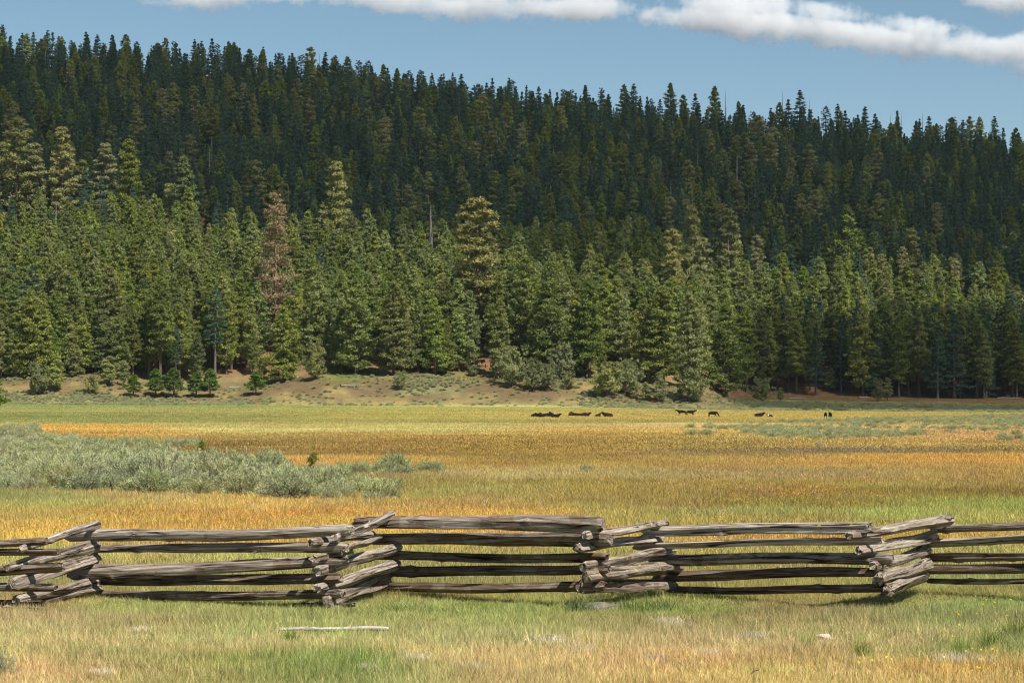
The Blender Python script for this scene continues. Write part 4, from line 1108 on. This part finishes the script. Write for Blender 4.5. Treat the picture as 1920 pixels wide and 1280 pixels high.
# logs and grey stones at the forest foot
glog = np.random.default_rng(77)
for k, (px, py, ln_, a, lb) in enumerate(((430, 727, 9, .3, 'pale fallen log at the gap in the bank, left of the vivid sapling'), (640, 724, 8, -.2, 'thin pale log lying on the bank top, middle left'), (1610, 746, 7, .9, 'grey fallen log beside dark shrubs in the right shade'),
        (1480, 748, 5, .2, 'pale log in the shaded grass right of the bank end'), (1870, 748, 9, .1, 'grey log among the trunks at the right edge'))):
    u = (px - 960) / F; Ys = np.linspace(700, 840, 900); r_ = HY - F * (tz(u * Ys, Ys) - CAMH) / Ys; i_ = int(np.argmax(r_ <= py)) if (r_ <= py).any() else 899
    Y = Ys[i_]; X = u * Y
    T = Mesh(); V, Fq = tube(np.c_[np.linspace(0, ln_, 5), glog.normal(0, .1, 5), np.abs(glog.normal(0, .15, 5)) + .2], [.26, .24, .2, .16, .08], 7); T.add(V, Fq)
    for q in range(4):
        x_ = glog.uniform(1, ln_ - 1); V, Fq = tube([[x_, 0, .2], [x_ + .3, glog.normal(0, .3), .9 + glog.random()]], [.07, .02], 4); T.add(V, Fq)
    o = link('fallen_log', T.mesh('fallen_log', [MAT['grey']]), None, label=lb, category='log'); o.location = (X, Y, float(tz(X, Y))); o.rotation_euler = (0, 0, a)

# ------------------------------------------------------------------ grass
def blade_mesh(name, seed, n, rad, h, wd, mat, lean=.35, hv=.35, tips=0, tipmat=None, bright=(0, 1)):
    """n separate blades, each bent once, 3 faces"""
    g = np.random.default_rng(seed)
    a = g.random(n) * 6.283; rr = np.sqrt(g.random(n)) * rad
    b = np.c_[rr * np.cos(a), rr * np.sin(a), np.full(n, -.02)]
    H = h * np.clip(g.normal(1, hv, n), .35, 1.9)
    la = g.random(n) * 6.283; ll = np.abs(g.normal(0, lean, n))
    d = np.c_[np.cos(la) * ll, np.sin(la) * ll, np.ones(n)]; d /= np.linalg.norm(d, axis=1)[:, None]
    q = g.random(n) * 6.283; sd = np.c_[np.cos(q), np.sin(q), np.zeros(n)] * wd / 2
    m1 = b + d * H[:, None] * .55; tp = b + (d * H[:, None]) + np.c_[np.cos(la), np.sin(la), -.25 * np.ones(n)] * (H * ll * .35)[:, None]
    V = np.stack([b - sd, b + sd, m1 + sd * .85, m1 - sd * .85, tp + sd * .15, tp - sd * .15], 1).reshape(-1, 3)
    i = np.arange(n)[:, None] * 6
    Fq = np.vstack([i + np.array([[0, 1, 2, 3]]), i + np.array([[3, 2, 4, 5]])])
    v = np.repeat(np.clip(g.normal(.5, .3, n), 0, 1), 6)
    mi = np.zeros(len(Fq))
    return mesh_from(name, V, Fq, [mat], attrs={'v': ('FLOAT', v)})
MAT['grass'] = leaf_mat('grass_blades', (.48, .54, .40), (1.52, 1.42, 1.40), trans=.35, instancer=True)
gc_near = [blade_mesh('grass_clump', 400 + i, 70, .16, .115, .0055, MAT['grass'], .6, .6) for i in range(5)]
gc_mid = [blade_mesh('grass_clump', 420 + i, 60, .30, .14, .012, MAT['grass'], .6, .4) for i in range(4)]
gc_far = [blade_mesh('grass_clump', 440 + i, 60, .8, .13, .045, MAT['grass'], .7, .4) for i in range(3)]
c_near, c_mid, c_far = source_collection('short_grass_clump', gc_near), source_collection('meadow_grass_clump', gc_mid), source_collection('far_grass_clump', gc_far)
def fan(Y0, Y1, n_, seed, p=1.0, u=.25):
    """random spots in the view wedge; p=0 even per screen row, p=2 even per square metre"""
    g = np.random.default_rng(seed)
    t = g.random(n_)
    if p == 2: Yv = np.sqrt(Y0 ** 2 + t * (Y1 ** 2 - Y0 ** 2))
    elif p == 1: Yv = Y0 + t * (Y1 - Y0)
    else: Yv = Y0 * (Y1 / Y0) ** t
    X = g.uniform(-u, u, n_) * Yv
    return X, Yv, g
def grass(name, coll, nk, X, Y, g, sx, hz, label, seed, colf=None, jit=.14):
    m_ = len(X); col = plant_col(X, Y, seed=seed, jit=jit)
    if colf is not None: col = colf(col, X, Y)
    z = tz(X, Y)
    sx = np.broadcast_to(sx, (m_,)) * g.uniform(.8, 1.2, m_); hz = np.broadcast_to(hz, (m_,)) * g.uniform(.7, 1.3, m_)
    return scatter(name, coll, np.c_[X, Y, z], np.c_[g.normal(0, .05, (m_, 2)), g.random(m_) * 6.28], np.c_[sx, sx, hz], g.integers(0, nk, m_), col, label=label, category='grass')
X, Y, g = fan(20, 39, 26000, 1, 2, .27)
hh = (.62 + .5 * smooth(-.3, .4, fbm(X / 1.5, Y / 1.5, 3))) * (1 - .55 * np.exp(-((Y - 32.0) / 1.3) ** 2))
hh *= 1 - .45 * (Y < 29) * smooth(0, .5, fbm(X / 1.1 + 30, Y / 1.1, 3))
grass('foreground_grass', c_near, 5, X, Y, g, 1.0, hh, 'short green and straw-coloured grass in front of the fence', 5, jit=.24)
# pale dry stalks and taller green blades standing out of the turf
stalk = [blade_mesh('dry_stalk', 460 + i, 12, .22, .13, .0055, MAT['grass'], .35, .3) for i in range(4)]
c_st = source_collection('dry_stalk_clump', stalk)
X, Y, g = fan(20, 30.2, 6600, 14, 2, .27)
def stalkcol(c, X, Y):
    q = (np.random.default_rng(5).random(len(X)) < .62)[:, None]
    return np.where(q, lin((214, 196, 150)) * np.random.default_rng(6).uniform(.75, 1.15, (len(X), 1)), c * np.array([.85, 1.12, .8]))
grass('dry_grass_stalks', c_st, 4, X, Y, g, 1.0, 1.0 * (1 - .4 * (Y > 29)), 'pale dry stalks standing out of the foreground turf', 15, stalkcol)
X, Y, g = fan(36, 130, 42000, 2, 1, .25)
grass('meadow_grass', c_mid, 4, X, Y, g, 1.0 + Y / 160, 1.0, 'golden flowering meadow grass between fence and sagebrush', 6)
X, Y, g = fan(110, 700, 60000, 3, 1, .25)
keepm = tz(X, Y) < 4.2
X = X[keepm]; Y = Y[keepm]
g = np.random.default_rng(31)
grass('far_meadow_grass', c_far, 3, X, Y, g, 1.0 + Y / 500, 1.0, 'streaked yellow and green meadow grass reaching to the bank', 7, jit=.10)
# grass on the bank
Xb = g.uniform(-190, 190, 26000); Yb = 696 + 134 * g.random(26000) ** 1.5; pb = 960 + F * Xb / Yb
kk = (g.random(26000) < .25 + .75 * smooth(-.1, .4, fbm(Xb / 12, Yb / 10, 3))) & ((Yb < 760) | (pb > 1330))
Xb, Yb = Xb[kk], Yb[kk]; pb = pb[kk]
def bankcol(c, X, Y):
    gq = smooth(-.2, .4, fbm(X / 25 + 3, Y / 25, 3))[:, None]
    return (lin((170, 150, 100)) * (1 - gq) + lin((120, 132, 62)) * gq) * np.random.default_rng(2).uniform(.8, 1.15, (len(X), 1))
grass('bank_grass', c_far, 3, Xb, Yb, g, 1.1, .9, 'tufts of dry and green grass on the earth bank', 8, bankcol)

# flowers
def flower_mesh(seed, n, rad, h, s, mats):
    g = np.random.default_rng(seed); Vs = []; Fs = []; k = 0
    for i in range(n):
        a = g.random() * 6.283; r_ = math.sqrt(g.random()) * rad; x, y = r_ * math.cos(a), r_ * math.sin(a); z = h * g.uniform(.65, 1.25)
        nrm = Vector((g.normal(0, .5), g.normal(-.5, .4), 1)).normalized(); t1 = nrm.orthogonal().normalized(); t2 = nrm.cross(t1)
        c = Vector((x, y, z)); q = s * g.uniform(.7, 1.25)
        Vs.append(c + nrm * q * .25)
        m_ = 6
        for j in range(m_): b_ = j * 6.283 / m_; Vs.append(c + t1 * math.cos(b_) * q + t2 * math.sin(b_) * q)
        for j in range(m_): Fs.append((k, k + 1 + j, k + 1 + (j + 1) % m_))
        k += m_ + 1
    return mesh_from('flower_heads', np.array([tuple(v) for v in Vs]), np.array(Fs), mats)
def petal_mat(name):
    m = N(name); ic = m.n('Attribute', attribute_name='col', attribute_type='INSTANCER').outputs['Color']
    d = m.n('BsdfDiffuse', {'Color': ic}); t = m.n('BsdfTranslucent', {'Color': ic}); x = m.n('MixShader', {0: .25, 1: d.outputs[0], 2: t.outputs[0]}); return m.surf(x.outputs[0])
MAT['petal'] = petal_mat('flower_petals')
fl_small = [flower_mesh(500 + i, 9, .28, .15, .012, [MAT['petal']]) for i in range(3)]
fl_far = [flower_mesh(510 + i, 9, .7, .14, .03, [MAT['petal']]) for i in range(3)]
cfs, cff = source_collection('flower_patch', fl_small), source_collection('far_flower_patch', fl_far)
def flowers(name, coll, X, Y, g, sc, label, colr, thr=True):
    c = field(X, Y); gold = c[:, 0] / (c[:, 1] + .01) * .8 - c[:, 2] / (c[:, 0] + .01) * 1.2
    if thr:
        pr = smooth(.45, 1.15, gold + .35 * fbm(X / 3, Y / 6, 3)); k = g.random(len(X)) < pr; X, Y = X[k], Y[k]
    m_ = len(X)
    col = np.array(colr) * g.uniform(.75, 1.1, (m_, 1)) * np.c_[np.ones(m_), g.uniform(.8, 1.15, m_), np.ones(m_)]
    sc = np.broadcast_to(sc, (m_,)) if np.ndim(sc) == 0 else sc[:m_]
    scatter(name, coll, np.c_[X, Y, tz(X, Y)], np.c_[np.zeros((m_, 2)), g.random(m_) * 6.28], np.c_[sc, sc, np.ones(m_)], g.integers(0, 3, m_), col, label=label, category='flowers')
X, Y, g = fan(35, 130, 30000, 9, 1, .25)
flowers('golden_wildflowers', cfs, X, Y, g, 1.0, 'golden yellow wildflowers dotted through the meadow behind the fence', (.80, .50, .05))
X, Y, g = fan(120, 620, 26000, 10, 1, .25)
flowers('distant_wildflowers', cff, X, Y, g, 1.0, 'bands of orange-yellow flowers across the far meadow', (.75, .52, .09))
X, Y, g = fan(56, 110, 1500, 12, 1, .25); k = fbm(X / 6, Y / 4, 2) > .05
flowers('lilac_wildflowers', cfs, X[k], Y[k], g, 1.2, 'lilac flower specks in thin bands of the meadow', (.42, .30, .48), False)
# yellow flowers in the right foreground and along the fence foot
g = np.random.default_rng(41); pts = []
for (px0, px1, py0, py1, n_) in ((1790, 1915, 1140, 1175, 9), (1760, 1830, 1190, 1215, 8), (1700, 1900, 1240, 1278, 34), (1490, 1700, 1255, 1278, 16), (1250, 1300, 1235, 1262, 5), (1380, 1660, 1082, 1092, 14), (600, 760, 1100, 1112, 4), (610, 650, 1262, 1278, 3)):
    for _ in range(n_):
        py = g.uniform(py0, py1); Yv = 12210 / (py - HY); pts.append(((g.uniform(px0, px1) - 960) / F * Yv, Yv))
pts = np.array(pts)
one = [flower_mesh(520 + i, 3, .05, .16, .010, [MAT['petal']]) for i in range(3)]
flowers('yellow_foreground_flowers', source_collection('flower_sprig', one), pts[:, 0], pts[:, 1], g, 1.0, 'bright yellow flowers in the right foreground grass', (.85, .60, .02), False)

# lush tufts one can pick out
MAT['lush'] = leaf_mat('lush_grass', (.16, .23, .05), (.38, .46, .15), trans=.35)
MAT['reed'] = leaf_mat('dark_rank_grass', (.14, .20, .06), (.34, .42, .16), trans=.35)
MAT['drygrass'] = leaf_mat('white_dry_cushion', (.50, .44, .32), (.82, .74, .58), trans=.2, sat=.05)
tuft = [blade_mesh('tuft', 600 + i, 170, .10, .26, .008, MAT['lush'], .5, .3) for i in range(2)]
reed = blade_mesh('reed_tuft', 620, 60, .13, .42, .011, MAT['reed'], .5, .3)
cush = blade_mesh('cushion', 630, 420, .20, .075, .009, MAT['drygrass'], .9, .4)
TUFTS = [(1615, 1236, 0, .85, 'dense bright green grass tuft right of the pale stone'), (545, 1208, 1, .75, 'green grass tuft beside the bleached fallen rail'), (1063, 1206, 1, .7, 'small green tuft in dry grass under the middle panel'),
         (1510, 1214, 0, .6, 'little green tuft left of the dense bright one'), (1860, 1222, 0, 1.05, 'broad leafy green clump with yellow flowers at the right edge'), (1800, 1228, 1, .9, 'leafy green clump left of the one at the right edge'), (1905, 1205, 0, 1.2, 'tall green tuft touching the right edge of the photo')]
for px, py, k, s, lb in TUFTS:
    Yv = 12210 / (py - HY); X = (px - 960) / F * Yv
    o = link('grass_tuft', tuft[k], None, label=lb, category='grass tuft'); o.location = (X, Yv, float(tz(X, Yv))); o.scale = (s, s, s * .9); o.rotation_euler = (0, 0, px)
for k, (px, s) in enumerate(((1082, 1.0), (1098, .9), (1175, .85), (1200, .9), (1225, .8), (1250, .8), (745, .7), (770, .7), (905, .55), (980, .6), (1690, .6))):
    Yv = 31.0 + (k % 3) * .12; X = (px - 960) / F * Yv
    o = link('rank_grass_tuft', reed, None, label='tall dark green grass blades at the fence foot, %s clump from the left' % ordinal(sorted([1082, 1098, 1175, 1200, 1225, 1250, 745, 770, 905, 980, 1690]).index(px) + 1), category='grass tuft', group='rank grass along the fence foot')
    o.location = (X, Yv, float(tz(X, Yv))); o.scale = (s * 1.1, s * 1.1, s * .6); o.rotation_euler = (0, 0, px)
gq = np.random.default_rng(8)
CU = [(1255, 1178, 1.3), (1020, 1212, 1.2), (1055, 1215, 1.0), (775, 1243, .9), (885, 1262, .8), (1410, 1202, 1.0), (270, 1190, .7), (190, 1268, .7), (1230, 1246, .8), (1830, 1250, 1.2), (1790, 1245, 1.0), (930, 1200, .7), (1090, 1225, .8), (1330, 1232, .7), (690, 1260, .6)]
for k, (px, py, s) in enumerate(sorted(CU)):
    Yv = 12210 / (py - HY); X = (px - 960) / F * Yv
    o = link('dry_cushion_plant', cush, None, label='whitish dry cushion plant low in the foreground grass, %s from the left' % ordinal(k + 1), category='plant', group='whitish cushion plants in the foreground')
    o.location = (X, Yv, float(tz(X, Yv)) + .055); o.scale = (s, s, s); o.rotation_euler = (0, 0, px)
Yv = 12210 / (1268 - HY)
for (px, lb, s) in ((-6, 'sagebrush sprig cut by the left edge of the foreground', .35),):
    X = (px - 960) / F * Yv
    o = thing('sagebrush', lb, 'shrub', (X, Yv, float(tz(X, Yv)) - .05)); o.scale = (s * .8, s * .8, s * 1.25)
    link('foliage', SAGE[0][0], o); link('stems', SAGE[0][1], o)

# ------------------------------------------------------------------ cattle
def hide_mat(name, c):
    m = N(name); nz = m.n('TexNoise', {'Scale': 2.0, 'Detail': 3.0})
    p = m.n('BsdfPrincipled', {'Base Color': m.mix(tuple(x * .7 for x in c), tuple(x * 1.3 for x in c), nz.outputs['Fac']), 'Roughness': .8, 'Specular IOR Level': .08}); return m.surf(p.outputs[0])
MAT['black'] = hide_mat('black_hide', (.014, .011, .010)); MAT['white'] = hide_mat('white_hide', (.62, .58, .52)); MAT['brown'] = hide_mat('dark_brown_hide', (.03, .016, .011))
def skin_body(name, J, E, mat):
    """J: joints (x, y, z, rx, ry); E: edges; one continuous skin"""
    me = bpy.data.meshes.new(name); me.from_pydata([j[:3] for j in J], E, []); me.update()
    o = bpy.data.objects.new(name, me); bpy.context.scene.collection.objects.link(o)
    md = o.modifiers.new('skin', 'SKIN'); md.use_smooth_shade = True
    for v, j in zip(me.skin_vertices[0].data, J): v.radius = (j[3], j[4]); 
    me.skin_vertices[0].data[0].use_root = True
    o.modifiers.new('sub', 'SUBSURF').levels = 1
    dg = bpy.context.evaluated_depsgraph_get(); ev = o.evaluated_get(dg); out = bpy.data.meshes.new_from_object(ev); out.name = name
    bpy.data.objects.remove(o); out.materials.clear(); out.materials.append(mat)
    return out
def cow_mesh(pose, mat):
    # nose towards +x, feet at z=0
    if pose == 'lying':
        J = [(0, 0, .42, .38, .36), (-.55, 0, .40, .36, .36), (-.9, 0, .36, .25, .28), (.5, 0, .47, .33, .34), (.8, 0, .66, .2, .22), (1.02, 0, .86, .15, .15), (1.3, 0, .76, .09, .1),
             (-.6, .38, .14, .13, .12), (-.15, .5, .1, .07, .07), (.55, .32, .14, .1, .1), (.9, .36, .08, .06, .06), (-.6, -.38, .14, .13, .12), (-.15, -.5, .1, .07, .07), (.55, -.32, .14, .1, .1), (.9, -.36, .08, .06, .06), (.98, .14, .95, .03, .05), (.98, -.14, .95, .03, .05)]
        E = [(0, 1), (1, 2), (0, 3), (3, 4), (4, 5), (5, 6), (1, 7), (7, 8), (3, 9), (9, 10), (1, 11), (11, 12), (3, 13), (13, 14), (5, 15), (5, 16)]
    else:
        J = [(0, 0, .95, .34, .36), (-.5, 0, .98, .33, .34), (-.85, 0, 1.02, .24, .28), (.45, 0, .95, .31, .36), (.75, 0, 1.05, .2, .25)]
        if pose == 'grazing': J += [(1.05, 0, .72, .14, .16), (1.28, 0, .36, .13, .13), (1.38, 0, .1, .08, .08)]
        else: J += [(1.05, 0, 1.25, .14, .17), (1.25, 0, 1.28, .14, .14), (1.55, 0, 1.1, .085, .095)]
        n0 = len(J); E = [(0, 1), (1, 2), (0, 3), (3, 4), (4, 5), (5, 6), (6, 7)]
        for sgn, st in ((1, .12), (-1, -.12)):
            J += [(-.78, .2 * sgn, .72, .15, .14), (-.9 + st, .2 * sgn, .42, .07, .07), (-.82 + st, .2 * sgn, .03, .055, .055)]; k = len(J) - 3; E += [(2, k), (k, k + 1), (k + 1, k + 2)]
            J += [(.5, .2 * sgn, .62, .12, .12), (.52 - st, .2 * sgn, .36, .065, .065), (.5 - st, .2 * sgn, .03, .055, .055)]; k = len(J) - 3; E += [(3, k), (k, k + 1), (k + 1, k + 2)]
        hd = J[6]
        for sgn in (1, -1): J.append((hd[0] - .05, .22 * sgn, hd[2] + .06, .03, .05)); E.append((6, len(J) - 1))
        J += [(-1.08, 0, 1.0, .03, .03), (-1.13, 0, .5, .025, .025)]; E += [(2, len(J) - 2), (len(J) - 2, len(J) - 1)]
    return skin_body('cow_body', J, E, mat)
CM = {p: cow_mesh(p, MAT['black']) for p in ('walking', 'grazing', 'lying')}
CB = cow_mesh('lying', MAT['brown'])
face = rock_mesh(5, 2, .8); face.materials.append(MAT['white'])
COWS = [(1004, 782, 'lying', 0, 1.0, 'black cow lying at the left end of the resting herd'), (1014, 782.5, 'lying', 3.1, 1.0, 'black cow lying second from left in the herd'), (1023, 781.5, 'lying', .3, 1.0, 'black cow lying third from left, touching its neighbour'),
 (1034, 780.5, 'lying', 1.9, 1.05, 'black cow lying with raised head behind another one'), (1041, 783.5, 'lying', 0, 1.0, 'black cow lying in front of the one with raised head'), (1070, 780.5, 'lying', 1.4, 1.1, 'dark cow lying alone left of the middle trio'),
 (1081, 780.5, 'lying', 3.2, .95, 'dark cow lying first of the middle pair'), (1089, 780.8, 'lying', .2, .95, 'dark cow lying second of the middle pair'), (1098, 781, 'lying', 0, 1.0, 'dark cow lying right of the middle pair'), (1121, 782, 'lying', 1.0, .9, 'small dark cow lying between the herd and its last member'),
 (1140, 782, 'lying', 3.1, 1.15, 'dark cow stretched out at the right end of the resting herd'), (1278, 779, 'walking', 3.14, 1.0, 'black cow walking, left one of the pair'), (1295, 779.5, 'walking', 0, 1.0, 'black cow with white face walking, right one of the pair'),
 (1337, 782, 'grazing', 0, 1.0, 'black cow grazing alone right of the walking pair'), (1423, 781.5, 'lying', 0, 1.1, 'black cow lying alone right of the grazing one'), (1444, 781.5, 'lying', 3.14, .65, 'small black and white calf lying in the flowers'),
 (1548, 784.5, 'walking', 1.45, .95, 'dark cow seen from behind, left of two side by side'), (1556.5, 784.5, 'walking', 1.6, .95, 'dark cow seen from behind, right of two side by side')]
for px, py, pose, rz, s, lb in COWS:
    X, Y, Z = ground_at(px, py, 200, 700)
    s *= .98
    calf = 'calf' in lb
    o = thing('cow', lb, 'calf' if calf else 'cow', (X, Y, Z), rz, 'cattle in the far meadow'); o.scale = (s, s, s)
    link('body', CB if pose == 'lying' and px < 1145 and px > 1060 else CM[pose], o)
    if 'white face' in lb: f = link('white_face', face, o); f.location = (1.5, 0, 1.15); f.scale = (.17, .13, .15)
    if calf: f = link('white_patch', face, o); f.location = (.62, 0, .55); f.scale = (.34, .4, .42)
# a bird in flight
def bird():
    V = np.array([[-.5, 0, 0], [-.1, .1, .02], [.35, .0, .03], [-.1, -.1, .02], [0, .15, .05], [.1, .8, .28], [-.15, .75, .25], [-.05, 1.4, .12], [.0, -.15, .05], [.1, -.8, .28], [-.15, -.75, .25], [-.05, -1.4, .12], [.0, 0, -.1], [.05, 0, .1]])
    Fq = [(0, 1, 13), (1, 2, 13), (2, 3, 13), (3, 0, 13), (1, 0, 12), (2, 1, 12), (3, 2, 12), (0, 3, 12), (1, 4, 6), (4, 5, 6), (5, 7, 6), (3, 10, 8), (8, 10, 9), (9, 10, 11), (1, 13, 4), (3, 8, 13)]
    me = mesh_from('bird', V, Fq, [MAT['black']]); Y = 600.
    o = link('bird', me, None, label='tiny dark bird flying under the middle cloud', category='bird'); o.location = ((797 - 960) / F * Y, Y, CAMH + (HY - 36) * Y / F); o.scale = (.42,) * 3; o.rotation_euler = (.2, .1, 1.2)
bird()

# ------------------------------------------------------------------ thin summer haze, one closed box
def haze(density):
    lo = np.array([-2900, -700, -175.]); hi = np.array([2900, 3800, 335.])
    c = (lo + hi) / 2; h = (hi - lo) / 2
    V = np.array([[sx, sy, sz] for sx in (-1, 1) for sy in (-1, 1) for sz in (-1, 1)]) * h
    Fq = np.array([[0, 1, 3, 2], [4, 6, 7, 5], [0, 4, 5, 1], [2, 3, 7, 6], [0, 2, 6, 4], [1, 5, 7, 3]])
    m = N('thin_haze'); v = m.n('VolumePrincipled', {'Color': (.55, .76, 1, 1), 'Density': density}); m.t.links.new(v.outputs[0], m.out.inputs['Volume'])
    o = link('haze', mesh_from('haze', V, Fq, [m.m]), None, kind='stuff', label='thin blue summer haze over meadow and hillside', category='haze'); o.location = c
haze(1.6e-5)
